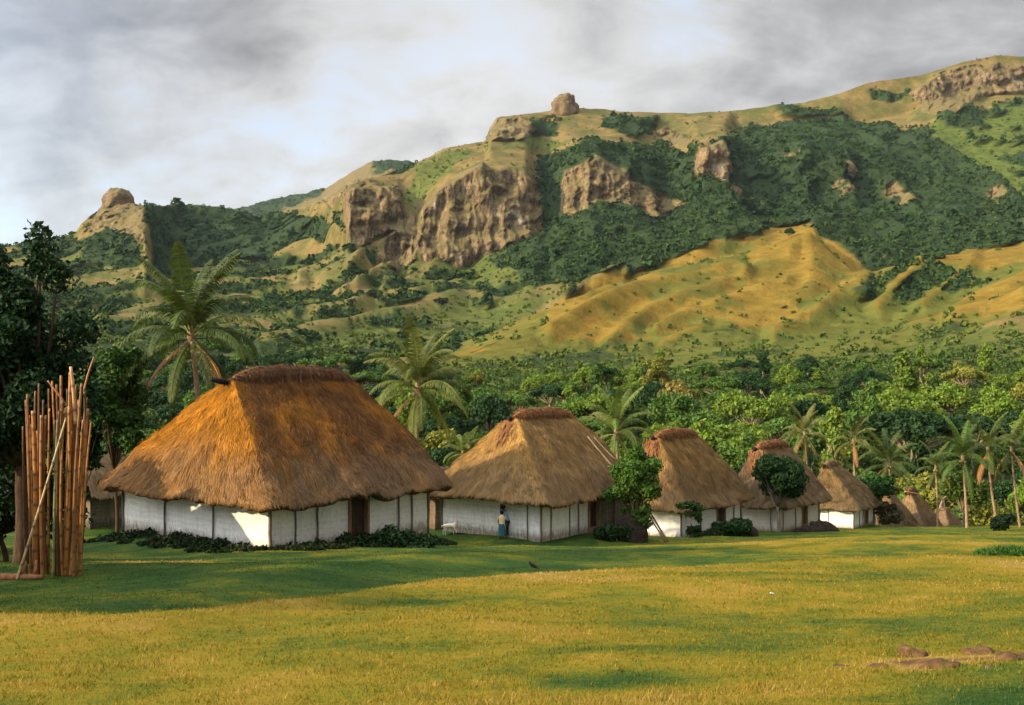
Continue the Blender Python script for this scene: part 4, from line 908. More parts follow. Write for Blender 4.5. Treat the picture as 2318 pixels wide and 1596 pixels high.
def build_hut(h, label, thatch, cap, wall, eave=2.12, over=.95, strands=9000, sw=.035, caph=.5, capcol=True, beams=True, wallmat2=None, group=None, tongue=True, sag=0.0, bulge=.05):
    L, W, top = h['L'], h['W'], h['top']; c = h['c']
    t = empty('thatched_hut', (c[0], c[1], h['z0']), h['a']); rs = h['N'][0] * 3.3 + 11
    NU, NV = 176, 34
    E, per = outline(L + 2 * over, W + 2 * over, .55, NU)
    r0, r1 = h['r0'], h['r1']; RL = r1 - r0; rc = (r0 + r1) / 2
    # the ridge outline follows the same angular sectors so that hips run from the ridge ends to the corners
    Rg = np.stack([rc + np.clip(E[:, 0] / (L / 2 + over) * 1.12, -1, 1) * RL / 2, np.clip(E[:, 1] / (W / 2 + over) * 1.1, -1, 1) * .30], 1)
    v = np.linspace(0, 1, NV)
    U = np.arange(NU) / NU * per
    X = E[:, None, 0] + (Rg[:, None, 0] - E[:, None, 0]) * v[None]
    Y = E[:, None, 1] + (Rg[:, None, 1] - E[:, None, 1]) * v[None]
    arch = 1 + .03 * np.cos(np.clip((X - rc) / (RL / 2 + .01), -1, 1) * np.pi / 2) * v[None]
    Z = eave + (top - eave) * (v[None] + bulge * np.sin(v[None] * np.pi)) * arch
    t2 = np.roll(E, -1, 0) - np.roll(E, 1, 0); n2d = unit(np.stack([t2[:, 1], -t2[:, 0]], 1))
    run = np.maximum(((E - Rg) * n2d).sum(1), .3); nrm = unit(np.concatenate([n2d * (top - eave), run[:, None]], 1))
    ns = fbm(np.stack([X / 1.6, Y / 1.6, Z / 1.2 + rs], -1), 3, 101) * .22 + fbm(np.stack([X / .45, Y / .45, Z / .7 + rs], -1), 3, 102) * .10
    fade = (1 - v[None]) * .6 + .4
    X = X + nrm[:, None, 0] * ns * fade; Y = Y + nrm[:, None, 1] * ns * fade; Z = Z + nrm[:, None, 2] * ns * fade
    dz = .16 * n2(U * .8 + rs, U * 0, 1.0, 3, 103) * 1.4 + .08 * n2(U * 5 + rs, U * 0, 1.0, 2, 104)
    Z = Z + dz[:, None] * (1 - v[None]) ** 4
    sl = np.hypot(np.hypot(E[:, 0] - Rg[:, 0], E[:, 1] - Rg[:, 1]), top - eave)
    lit_w = h.get('fresh', .3) * sstep(.15, .6, -nrm[:, 0])  # slopes turned to the sun get the lit ochre in their colour
    top_uv = np.stack([np.broadcast_to(U[:, None], X.shape), v[None] * sl[:, None], np.broadcast_to(lit_w[:, None], X.shape)], -1)
    Vt = np.stack([X, Y, Z], -1)                                       # NU x NV
    def ring(inset, drop): return np.stack([E[:, 0] * (1 - inset / (L / 2)), E[:, 1] * (1 - inset / (W / 2)), Vt[:, 0, 2] - drop], -1)
    rings = [ring(.02, .16), ring(.16, .30), ring(.45, .26), ring(1.1, -.25)]
    allV = np.concatenate([Vt.transpose(1, 0, 2)[::-1]] + [r_[None] for r_ in rings]); nR = len(allV)
    uv = np.concatenate([top_uv.transpose(1, 0, 2)[::-1]] + [np.stack([U, np.full(NU, -.2 * (k + 1)), lit_w], -1)[None] for k in range(4)])
    i = np.arange(nR - 1)[:, None] * NU; j = np.arange(NU)[None]; j2 = (j + 1) % NU
    Q = np.stack([i + j2, i + j, i + NU + j, i + NU + j2], -1).reshape(-1, 4)
    aa = np.concatenate([np.full((NV, NU), .55), np.full((4, NU), .2)])
    mb = MB(); mb.add(allV.reshape(-1, 3), Q, a=aa.ravel(), uv=uv.reshape(-1, 3))
    # loose straws lying down the slope and hanging from the eave
    n = strands; ui = rng.integers(0, NU, n); vi = np.clip((rng.random(n) ** 1.25) * (NV - 2), 0, NV - 2); hang = rng.random(n) < .12; vi[hang] = 0
    vf = vi.astype(int); fr = (vi - vf)[:, None]; uf = rng.random((n, 1)); un = (ui + 1) % NU
    P = (Vt[ui, vf] * (1 - fr) + Vt[ui, vf + 1] * fr) * (1 - uf) + (Vt[un, vf] * (1 - fr) + Vt[un, vf + 1] * fr) * uf
    down = unit(Vt[ui, vf] - Vt[ui, vf + 1]); nr_ = nrm[ui]
    side = unit(np.cross(down, nr_)); ln = rng.uniform(.25, .75, n) * np.where(hang, .5, 1)
    dr = unit(down + side * (rng.normal(0, .22, (n, 1)) + .5 * vnoise(P / .8 + rs, 108)[:, None]) + nr_ * rng.uniform(-.02, .11, (n, 1)) * np.where(hang, 0.2, 1)[:, None] + np.where(hang, -.8, 0)[:, None] * np.array([0, 0, 1.]))
    st = P - dr * (ln * .4)[:, None] + nr_ * .015; tip = P + dr * (ln * .6)[:, None] + nr_ * .03
    ww = side * (sw * rng.uniform(.5, 1.2, n))[:, None] * .5
    Vs = np.stack([st - ww, st + ww, tip + ww * .4, tip - ww * .4], 1).reshape(-1, 3)
    tone = np.clip(.58 + .42 * fbm(P / .45 + rs, 2, 107) + rng.normal(0, .16, n), 0, 1)
    ru = np.repeat(np.stack([U[ui] + rng.normal(0, .15, n), vi / NV * sl[ui] + rng.normal(0, .3, n), lit_w[ui]], 1), 4, 0)
    mb.add(Vs, np.arange(n * 4).reshape(-1, 4), a=np.repeat(tone, 4), uv=ru)
    roof = mb.build('roof', thatch, t)
    # ridge roll
    if capcol:
        k = 40; q = np.linspace(-1, 1, k); xx = rc + q * (RL / 2 + .12)
        cv = MB(); m_ = 14; th = np.arange(m_) / m_ * 2 * np.pi
        env = np.clip(1 - np.abs(q) ** 7, .28, 1)
        zz = top + caph * .18 + .055 * (top - eave) * np.cos(q * np.pi / 2) * (RL / 8) - .12 * np.abs(q) ** 4
        ry = (.46 + .06 * np.sin(q * 9)) * env; rz = caph * .62 * env * (1 + .10 * vnoise(np.stack([q * 5, q * 0, q * 0 + rs], -1), 105))
        Vc = np.stack([np.broadcast_to(xx[:, None], (k, m_)), ry[:, None] * np.cos(th) * (1 + .1 * vnoise(np.stack([q[:, None] * 9 + th * 0, np.cos(th) + 0 * q[:, None], np.sin(th) + 0 * q[:, None]], -1), 106)), zz[:, None] + rz[:, None] * np.sin(th)], -1)
        i = np.arange(k - 1)[:, None] * m_; j = np.arange(m_)[None]
        Qc = np.stack([i + j, i + (j + 1) % m_, i + m_ + (j + 1) % m_, i + m_ + j], -1).reshape(-1, 4)
        uvc = np.stack([np.broadcast_to(xx[:, None] * .7, (k, m_)), np.broadcast_to(th[None] * .5, (k, m_)) + .01], -1)
        Vf = Vc.reshape(-1, 3); Tc = [(k * m_, (b + 1) % m_, b) for b in range(m_)] + [(k * m_ + 1, (k - 1) * m_ + b, (k - 1) * m_ + (b + 1) % m_) for b in range(m_)]
        cv.add(np.vstack([Vf, [[xx[0], 0, zz[0]], [xx[-1], 0, zz[-1]]]]), Qc, Tc, a=.5, uv=np.vstack([uvc.reshape(-1, 2), [[0, .1], [0, .1]]]))
        n = int(strands * .22); a_ = rng.integers(0, k, n); b_ = rng.integers(0, m_, n); P = Vc[a_, b_] + rng.normal(0, .03, (n, 3)); nn = unit(np.stack([0 * a_, np.cos(th[b_]), np.sin(th[b_])], 1) + rng.normal(0, .3, (n, 3)))
        dn = unit(np.stack([rng.normal(0, .35, n), np.sign(np.cos(th[b_])) * np.abs(np.sin(th[b_])), -np.abs(np.cos(th[b_])) - .15], 1) + nn * .35)
        sd = unit(np.cross(dn, nn)) * (sw * .5); l_ = rng.uniform(.12, .34, n)[:, None]
        Vs = np.stack([P - sd, P + sd, P + dn * l_ + sd * .4, P + dn * l_ - sd * .4], 1).reshape(-1, 3)
        cv.add(Vs, np.arange(n * 4).reshape(-1, 4), a=np.repeat(np.clip(rng.normal(.55, .25, n), 0, 1), 4), uv=np.repeat(np.stack([P[:, 0], P[:, 1] + .3], 1), 4, 0))
        if tongue:                                          # the tuft that hangs below the ridge end
            n = 420; P = np.stack([rc - RL / 2 - .05 + rng.normal(0, .12, n), rng.normal(0, .30, n), top - .15 + 0 * rng.random(n)], 1)
            g = rng.random(n); run = (L / 2 + over) + r0; slope = unit(np.array([-(run), 0, -(top - eave)]))
            P = P + slope * (g * 1.5)[:, None] + np.array([-.10, 0, .10]) + np.stack([0 * g, -.5 * g * P[:, 1], 0 * g], 1)
            sd = np.array([0, sw * .7, 0]); dn = unit(slope + rng.normal(0, .15, (n, 3))) * rng.uniform(.3, .6, (n, 1))
            Vs = np.stack([P - sd, P + sd, P + dn + sd * .3, P + dn - sd * .3], 1).reshape(-1, 3)
            cv.add(Vs, np.arange(n * 4).reshape(-1, 4), a=np.repeat(np.clip(rng.normal(.55, .25, n), 0, 1), 4), uv=np.repeat(P[:, :2], 4, 0))
        cv.build('ridge_cap', cap, roof)
    if beams:
        for s in ((-1, 1) if beams is True else (-1,)):
            xe = rc + s * (RL / 2 - .2); zt = top + .02
            V, Q, T = tube(np.array([[xe, 0, zt - .10], [xe + s * .5, 0, zt - .02], [xe + s * (1.25 if caph > .65 else .55), 0, zt + .10]]), [.14, .15, .12], 9)
            MB().add(V, Q, T).build('ridge_beam', M['beam'], roof)
    # walls
    H = eave + .22; th = .10
    def panel(ax0, ax1, face, z1=H, z0=-.25, y=None):
        n_ = max(2, int(abs(ax1 - ax0) / .22)); m_ = 10
        s = np.linspace(ax0, ax1, n_ + 1); zz = np.linspace(z0, z1, m_ + 1); Sx, Zx = np.meshgrid(s, zz)
        off = .055 * n2(Sx + face * 31 + rs, Zx, .9, 3, 111) + .006 * np.sin(Zx * 24 + 5 * n2(Sx, Zx, 1.5, 2, 112))
        hw = (W / 2, L / 2, W / 2, L / 2)[face]
        if face == 0: V = np.stack([Sx, -hw - off, Zx], -1)
        elif face == 2: V = np.stack([-Sx, hw + off, Zx], -1)
        elif face == 1: V = np.stack([hw + off, Sx, Zx], -1)
        else: V = np.stack([-hw - off, -Sx, Zx], -1)
        i = np.arange(m_)[:, None] * (n_ + 1); j = np.arange(n_)[None]
        Q = np.stack([i + j, i + j + 1, i + n_ + 2 + j, i + n_ + 1 + j], -1).reshape(-1, 4)
        return V.reshape(-1, 3), Q, np.stack([Sx + face * 13.7 + rs, Zx - z0 * 0 + .001], -1).reshape(-1, 2)
    wl = MB(); w2 = MB() if wallmat2 else None
    def px_to_s(px, side):
        if side == 0: return line_hit(px, h['N'], h['ax']) - L / 2
        return W / 2 - line_hit(px, h['N'], h['pe'])          # along face 3, running from the far-left corner to N
    dr = None
    if h['door']:
        d0, d1 = px_to_s(h['door'][0], 0), px_to_s(h['door'][1], 0); dr = (d0, d1)
        V, Q, uv = panel(-L / 2, d0, 0); wl.add(V, Q, uv=uv)
        V, Q, uv = panel(d1, L / 2, 0); (w2 or wl).add(V, Q, uv=uv)
        V, Q, uv = panel(d0, d1, 0, z0=1.95); wl.add(V, Q, uv=uv)
    else:
        V, Q, uv = panel(-L / 2, L / 2, 0); wl.add(V, Q, uv=uv)
    for f in (1, 2, 3):
        q = W / 2 if f in (1, 3) else L / 2
        V, Q, uv = panel(-q, q, f); wl.add(V, Q, uv=uv)
    wl.build('wall', wall, t)
    if w2:
        o = w2.build('wall', wallmat2, t); o['label'] = 'brown unpainted wall right of the door'
    def post(x, y, r=.042):
        z_ = np.linspace(-.3, H, 6); w_ = rng.normal(0, .012, (6, 2))
        V, Q, T = tube(np.stack([x + w_[:, 0], y + w_[:, 1], z_], 1), r * rng.uniform(.85, 1.15), 7); MB().add(V, Q, T).build('post', M['post'], t)
    for (x, y) in ((-L / 2 - .02, -W / 2 - .02), (L / 2 + .02, -W / 2 - .02), (-L / 2 - .02, W / 2 + .02), (L / 2 + .02, W / 2 + .02)): post(x, y, .075)
    for p in h['posts']: post(px_to_s(p, 0), -W / 2 - .05)
    for p in h['lposts']: post(-L / 2 - .05, W / 2 - line_hit(p, h['N'], h['pe']) if False else -W / 2 + line_hit(p, h['N'], h['pe']))
    if dr:
        e = empty('door_way', (0, 0, 0)); bpy.data.objects.remove(e)
        x0, x1 = dr; y = -W / 2
        V, Q = box(x0 + .07, x1 - .07, y + .16, y + .22, -.2, 1.9); d_ = MB().add(V, Q).build('door', M['door'], t, smooth=False)
        fm = MB()
        for b in (box(x0 - .05, x0 + .07, y - .10, y + .2, -.25, 2.0), box(x1 - .07, x1 + .05, y - .10, y + .2, -.25, 2.0), box(x0 + .07, x1 - .07, y - .09, y + .2, 1.86, 1.99), box(x0 + .07, x1 - .07, y - .16, y + .15, -.25, .12)):
            fm.add(*b)
        fm.build('door_frame', M['frame'], t, smooth=False)
    tag(t, label, 'hut', group); return t

TH = {}
TH['a'] = mat_thatch('thatch_ochre', (0.03366, 0.0135, 0.005685), (0.1197, 0.05117, 0.01705), (0.2842, 0.1492, 0.05329), (0.4488, 0.1797, 0.01421))
TH['b'] = mat_thatch('thatch_straw', (0.08, 0.04, 0.016), (0.304, 0.172, 0.06), (0.48, 0.336, 0.152), (0.432, 0.24, 0.06))
TH['c'] = mat_thatch('thatch_grey', (0.078, 0.04524, 0.0234), (0.2652, 0.1716, 0.0819), (0.4212, 0.312, 0.1716), (0.3432, 0.2262, 0.1014))
TH['cap'] = mat_thatch('ridge_fern', (0.04, 0.010, 0.005), (0.16, 0.040, 0.012), (0.30, 0.095, 0.028), (0.22, 0.055, 0.014))
TH['cap2'] = mat_thatch('ridge_fern_orange', (0.12, 0.035, 0.010), (0.34, 0.105, 0.022), (0.50, 0.20, 0.05), (0.42, 0.13, 0.022))
WL = mat_wall('limewash'); WB = mat_wall('bare_and_shaded_cane', (0.15, 0.12, 0.08), (0.07, 0.05, 0.035)); WD = mat_wall('brown_cane', (0.16, 0.10, 0.055), (0.12, 0.06, 0.03))
WO = mat_wall('limewash_ochre', (0.62, 0.56, 0.46), (0.24, 0.15, 0.07), .5)
G = 'thatched huts of the village'
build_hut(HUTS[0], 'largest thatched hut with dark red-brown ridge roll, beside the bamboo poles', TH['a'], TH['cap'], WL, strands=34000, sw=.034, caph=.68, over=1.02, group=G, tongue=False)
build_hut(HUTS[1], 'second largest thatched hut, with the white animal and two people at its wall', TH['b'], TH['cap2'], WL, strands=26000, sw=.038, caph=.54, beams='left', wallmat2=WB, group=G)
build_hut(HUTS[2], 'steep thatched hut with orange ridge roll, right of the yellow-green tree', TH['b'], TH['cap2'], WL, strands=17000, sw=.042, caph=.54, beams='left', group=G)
build_hut(HUTS[3], 'thatched hut with orange ridge roll half hidden by the dark round-headed tree', TH['c'], TH['cap2'], WO, strands=9000, sw=.06, caph=.55, beams='left', group=G)
build_hut(HUTS[4], 'grey pointed thatched hut without a ridge roll, right of the tree-covered hut', TH['c'], TH['c'], WL, strands=8000, sw=.07, caph=.5, beams='left', group=G, tongue=False)
build_hut(HUTS[5], 'far brown thatched hut with a dark ridge tuft, a stick across its roof', TH['c'], TH['cap'], WD, strands=4000, sw=.08, caph=.8, beams=False, group=G, tongue=False)
build_hut(HUTS[6], 'lowest and farthest brown thatched hut, its walls sunk behind the meadow edge', TH['c'], TH['c'], WD, strands=3000, sw=.08, caph=.3, beams=False, group=G, tongue=False)
build_hut(HUTS[7], 'thatched hut mostly hidden by the dark dense tree and the brown bush', TH['c'], TH['c'], WD, strands=3000, sw=.08, caph=.3, beams=False, group=G, tongue=False)
build_hut(HUTS[8], 'low brown-walled hut seen in the gap between the two large huts', TH['c'], TH['c'], WD, strands=3000, sw=.06, eave=2.3, caph=.3, beams=False, group=G, tongue=False)
build_hut(HUTS[9], 'shaded thatched hut behind the bamboo poles at the far left', TH['c'], TH['c'], WB, strands=4000, sw=.06, caph=.4, beams=False, group=G, tongue=False)  # white wall given the dark cane colour so it looks shaded

build_hut(HUTS[10], 'outermost thatched hut, left of the largest hut and behind the row of shade trees', TH['c'], TH['c'], WL, strands=3000, sw=.06, caph=.4, beams=False, group=G, tongue=False)

# ------------------------------------------------------------------ bamboo poles, sticks, log, heaps
def cane(P0, P1, r, label, col, name='bamboo_pole', group='bamboo poles standing in a bundle', bow=.05, nodes=True):
    P0, P1 = np.array(P0, float), np.array(P1, float); ln = np.linalg.norm(P1 - P0); k = max(12, int(ln / .42) * 4 if nodes else 10)
    q = np.linspace(0, 1, k + 1); P = P0 + (P1 - P0) * q[:, None]; b = rng.normal(0, bow, 2)
    P[:, 0] += np.sin(q * np.pi) * b[0]; P[:, 1] += np.sin(q * np.pi) * b[1]
    rr = r * np.interp(q, [0, 1], [1.05, .72]); off_ = int(rng.integers(0, 5)); per_ = int(rng.integers(4, 7)); nd = ((np.arange(k + 1) + off_) % per_ == 0) & nodes; q = q ** rng.uniform(.9, 1.15); P = P0 + (P1 - P0) * q[:, None] + np.stack([np.sin(q * np.pi) * b[0], np.sin(q * np.pi) * b[1], 0 * q], 1)
    rr = np.where(nd, rr * 1.14, rr); V, Q, T = tube(P - P0, rr, 8)
    a = np.repeat(np.where(nd, .95, .3), 8); a = np.concatenate([a, [.3, .3]])
    o = MB().add(V, Q, T, a=a).build(name, M['bamboo']); o.location = P0; o.color = (*col, 1)
    tag(o, label, 'pole', group); return o
def hit(px, py):
    d = 3.0; q = (py - HY) / FPX
    while -float(ground_z((px - CX) / FPX * d, d)) / d > q and d < 200: d += .05
    return d
def bundle():
    d0 = hit(130, 1306)
    spec = [(62, 892), (75, 930), (52, 965), (88, 868), (98, 905), (110, 880), (118, 862), (112, 925), (128, 870), (138, 850), (142, 905), (152, 880), (160, 842), (166, 880), (172, 870), (178, 905), (185, 868), (192, 885), (199, 925), (206, 955), (70, 960), (146, 930), (124, 950), (104, 940), (58, 905), (66, 940), (80, 885), (93, 940), (134, 930), (156, 920), (170, 945), (188, 950), (195, 900), (84, 975), (162, 975)]
    words = ['leftmost', 'thick']
    for i, (px, ty) in enumerate(spec):
        q = (px - 52) / 154; bx = 62 + q * 124 + rng.uniform(-5, 5); d = d0 + rng.uniform(0, 1.3)
        gx = (bx - CX) / FPX * d; b = np.array([gx, d, float(ground_z(gx, d)) - .05]); t = at(px, ty, d + rng.uniform(-.1, .3))
        r = rng.uniform(.030, .054) if i not in (1, 12) else .078
        w = ('short' if ty > 920 else 'tall' if ty < 872 else 'mid-length') + (' thick' if r > .05 else ' thin' if r < .036 else '')
        side = 'left flank' if px < 85 else 'right flank' if px > 175 else 'middle'
        cane(b, t, r, f'{w} brown bamboo pole in the {side} of the upright bundle', np.array([.42, .18, .04]) * rng.uniform(.15, 1.35))
        if i in (3, 9, 12, 16, 19):                         # cut side branches at the top
            t2 = t + np.array([rng.uniform(-.25, .25), 0, rng.uniform(.3, .6)])
            br = tube(np.array([t - b - (t - b) * .03, t2 - b]), [.03, .018], 6); ob = bpy.context.scene.objects
    g = lambda px, d, dz=0: np.array([(px - CX) / FPX * d, d, float(ground_z((px - CX) / FPX * d, d)) + dz])
    cane(g(38, d0 - .5), at(150, 945, d0 - .1), .036, 'pale straw-coloured cane leaning across the front of the bamboo bundle', (.55, .42, .20), bow=.02)
    cane(g(120, d0 - .3), at(130, 950, d0 - .05), .036, 'greenish upright cane at the front of the bamboo bundle', (.22, .24, .08), bow=.02)
    cane(at(172, 960, d0 + .4), at(160, 830, d0 + .4), .06, 'stout pale forked bamboo top standing out of the bundle', (.55, .34, .14), bow=.02)
    cane(at(142, 905, d0 + .3), at(108, 862, d0 + .3), .03, 'cut bamboo branch slanting left from the bundle top', (.38, .16, .07), bow=.02, nodes=False)
    cane(at(190, 885, d0 + .3), at(213, 808, d0 + .3), .03, 'cut bamboo branch slanting right from the bundle top', (.42, .18, .08), bow=.02, nodes=False)
bundle()
def log():
    d = hit(50, 1312); P = np.array([at(px, py, d) for px, py in ((-70, 1318), (0, 1312), (45, 1303), (75, 1307), (96, 1303))])
    P[:, 2] = [float(ground_z(x, y)) + .06 for x, y in P[:, :2]]; b = P[0].copy()
    mb = MB(); V, Q, T = tube(P - b, [.13, .12, .10, .085, .06], 9); mb.add(V, Q, T)
    V, Q, T = tube(np.array([P[2] - b, P[2] - b + [.12, .0, .22], P[2] - b + [.16, 0, .42]]), [.06, .045, .03], 7); mb.add(V, Q, T)
    V, Q, T = tube(np.array([P[3] - b, P[3] - b + [.05, .05, .2], P[3] - b + [.04, .1, .45]]), [.055, .045, .03], 7); mb.add(V, Q, T)
    o = mb.build('fallen_branch', mat_bark('red_wood', (.16, .06, .03), (.36, .16, .08), 9)); o.location = b
    tag(o, 'reddish fallen branch with two stubs at the foot of the bamboo bundle', 'branch')
log()
def stick(P0, P1, r, label, group=None, name='wooden_pole', mat='pole'):
    P0 = np.array(P0, float); P1 = np.array(P1, float); q = np.linspace(0, 1, 7)[:, None]
    V, Q, T = tube((P1 - P0) * q + np.sin(q * np.pi) * np.array([0, 0, -.03]), np.linspace(r, r * .7, 7), 7)
    o = MB().add(V, Q, T).build(name, M[mat]); o.location = P0; tag(o, label, 'pole', group); return o
def roof_point(h, px, py, eave=2.12, over=.95, lift=.12):
    """point on the long front slope of a hut's roof seen at px, py"""
    k = np.array([(px - CX) / FPX, 1, (HY - py) / FPX]); out = np.array([h['ax'][1], -h['ax'][0]])
    wy = h['W'] / 2 + over; rise = (h['top'] - eave); n = np.array([out[0] * rise, out[1] * rise, wy - .3]); n /= np.linalg.norm(n)
    p0 = np.array([*(h['c'] + out * wy), h['z0'] + eave]) + n * lift
    return k * (p0 @ n) / (k @ n)
h2 = HUTS[1]
stick(roof_point(h2, 1386, 1056, lift=.22), roof_point(h2, 1330, 988, lift=.24), .06, 'pale pole lying on the second hut roof, longer of the pair and nearer the tree', 'poles lying on the second hut roof')
stick(roof_point(h2, 1392, 1040, lift=.22), roof_point(h2, 1345, 990, lift=.24), .05, 'pale pole lying on the second hut roof, upper of the pair', 'poles lying on the second hut roof')
gz = lambda px, d: np.array([(px - CX) / FPX * d, d, float(ground_z((px - CX) / FPX * d, d))])
stick(gz(1513, 64.0), at(1472, 1160, 64.6), .07, 'brown pole leaning from the grass into the yellow-green tree, outer of the two', 'poles leaning into the yellow-green tree', mat='frame')
stick(gz(1508, 63.8), at(1466, 1162, 64.6), .06, 'brown pole leaning from the grass into the yellow-green tree, inner of the two', 'poles leaning into the yellow-green tree', mat='frame')
stick(roof_point(HUTS[5], 2048, 1112, lift=.3) , roof_point(HUTS[5], 2082, 1118, lift=.9), .07, 'thin stick lying across the far brown hut roof')

def heap(px, d, w, dp, hh, label, mat='heap', seed=0., z=None, name='thatch_heap', lean=0., cat='heap', straws=700, scol=None):
    iv, it = ICO3; x = (px - CX) / FPX * d; z = float(ground_z(x, d)) if z is None else z
    V = iv * (1 + .20 * fbm(iv * 1.9 + seed, 3, 121) + .06 * fbm(iv * 7 + seed, 2, 122))[:, None] * np.array([w / 2, dp / 2, hh])
    V[:, 0] += lean * np.clip(V[:, 2], 0, None)
    V[:, 2] = np.maximum(V[:, 2], -.15)
    mb = MB(); mb.add(V, T=it)
    if straws:
        k = rng.integers(0, len(iv), straws); P = V[k]; dn = unit(iv[k] * .6 + np.array([0, 0, -.7]) + rng.normal(0, .3, (straws, 3))) * rng.uniform(.1, .3, (straws, 1)); sd = unit(np.cross(dn, iv[k])) * .02
        mb.add(np.stack([P - sd, P + sd, P + dn], 1).reshape(-1, 3), T=np.arange(straws * 3).reshape(-1, 3))
    o = mb.build(name, M[mat], smooth=True); o.location = (x, d, z); tag(o, label, cat); return o
heap(1428, 63.2, 2.0, 1.4, 1.6, 'tall dark heap of old thatch under the yellow-green tree', seed=2.2, z=-9.45)
heap(1868, 85.5, 2.2, 1.5, 1.05, 'pointed dark heap at the right wall of the fourth hut', seed=5.5, lean=-.35, z=-12.3)
heap(1832, 84.8, 2.6, 1.4, .55, 'low dark heap left of the pointed one at the fourth hut', seed=7.1, z=-12.2)
heap(1690, 78.3, 1.6, 1.2, .9, 'dark heap behind the broad-leaved shrub at the third hut', seed=9.1, z=-11.55)

# bits lying on the grass
M['clod'] = mat_plain('red_clod', (0.10, 0.035, 0.015), (0.26, 0.10, 0.045), 20)
M['stone'] = mat_plain('red_stone', (0.045, 0.024, 0.010), (0.17, 0.088, 0.032), 9, .9, .9)
M['white'] = mat_plain('white_scrap', (0.6, 0.6, 0.58), (0.75, 0.75, 0.72), 12)
def stone(px, py, w, hh, label, mat='stone', seed=0., name='stone', dp=None, cat='stone', sink=.55, tilt=0.):
    q = (py - HY) / FPX; d = 20.0
    for _ in range(40):
        x = (px - CX) / FPX * d; d = d + 0.6 * (-float(ground_z(x, d)) / q - d)
    x = (px - CX) / FPX * d; iv, it = ICO3; hard = np.round(fbm(iv * 1.7 + seed, 2, 131) * 5) / 4
    V = iv * (1 + .34 * hard + .10 * fbm(iv * 3.1 + seed, 3, 132))[:, None]
    V = np.sign(V) * np.abs(V) ** .8 * np.array([w / 2, (dp or w * .7) / 2, hh]); V[:, 2] += V[:, 0] * tilt
    o = MB().add(V, T=it).build(name, M[mat], smooth=True); o.location = (x, d, float(ground_z(x, d)) - sink * hh); o.rotation_euler = (0, 0, rng.uniform(-.4, .4))
    tag(o, label, cat); return o
stone(257, 1354, .13, .06, 'small reddish clod on the shaded grass right of the fallen branch', 'clod', 1.1, 'earth_clod', cat='clod')
stone(350, 1372, .09, .03, 'small dark crumb of earth on the shaded grass behind the reddish clod', 'clod', 2.7, 'earth_clod', cat='clod')
stone(1747, 1343, .11, .03, 'small white scrap lying in the sunlit meadow', 'white', 3.3, 'paper_scrap', cat='scrap')
stone(2105, 1510, .55, .16, 'broad reddish slab of rock with a dark hollow beside it, lower right meadow', 'stone', 4.2, dp=.35, tilt=.2)
stone(2068, 1482, .36, .17, 'wedge-shaped tan stone at the upper edge of the stony patch', 'stone', 5.9, dp=.3, tilt=-.2)
stone(1990, 1507, .26, .05, 'flat grey-brown stone left of the broad reddish slab', 'stone', 6.6)
stone(1905, 1508, .24, .04, 'leftmost flat stone of the stony patch in the meadow', 'stone', 7.5)
stone(2215, 1478, .5, .11, 'long flat grey stone at the top of the stony patch', 'stone', 8.3)
stone(2290, 1490, .48, .15, 'rusty flat stone at the right edge of the meadow', 'stone', 9.6)
stone(2240, 1510, .22, .05, 'small brown stone below the long flat grey stone', 'stone', 3.9)
def tuft(px, d, n, hh, rad, label, col, name='grass_tuft', cat='grass tuft', kind=None):
    x = (px - CX) / FPX * d; a = rng.uniform(0, 6.28, n); r = rad * np.sqrt(rng.random(n)); P = np.stack([r * np.cos(a) * 1.6, r * np.sin(a), np.zeros(n)], 1)
    P[:, 2] = ground_z(x + P[:, 0], d + P[:, 1]) - float(ground_z(x, d))
    th = rng.uniform(0, 6.28, n); le = hh * rng.uniform(.1, .7, n); h_ = hh * rng.uniform(.35, 1.1, n) * (1.15 - .8 * (r / rad) ** 2); s = np.stack([np.cos(th + 1.57), np.sin(th + 1.57), 0 * th], 1) * .010 * d / 12
    mid = P + np.stack([np.cos(th) * le * .35, np.sin(th) * le * .35, h_ * .65], 1); tip = P + np.stack([np.cos(th) * le, np.sin(th) * le, h_], 1)
    V = np.stack([P - s * .5, P + s * .5, mid + s * .4, mid - s * .4, tip], 1).reshape(-1, 3); b = np.arange(n)[:, None] * 5
    o = MB().add(V, b + np.array([[0, 1, 2, 3]]), b + np.array([[3, 2, 4]]), a=np.repeat(rng.random(n), 5)).build(name, M['leaf'], smooth=False)
    o.location = (x, d, float(ground_z(x, d))); o.color = (*col, 1); tag(o, label, cat, None, kind); return o
tuft(2290, 45, 2400, .45, .95, 'lush green clump of tall grass at the right edge of the green', (0.04, 0.10, 0.014))
tuft(2135, hit(2135, 1508), 90, .08, .10, 'green weed tuft growing over the broad reddish slab', (0.07, 0.12, 0.014))
tuft(2225, hit(2225, 1512), 140, .07, .3, 'green weeds right of the broad reddish slab', (0.07, 0.12, 0.014), 'weeds', 'weeds', 'stuff')
tuft(660, 46.2, 1, .01, .01, 'x', (0, 0, 0)) if False else None

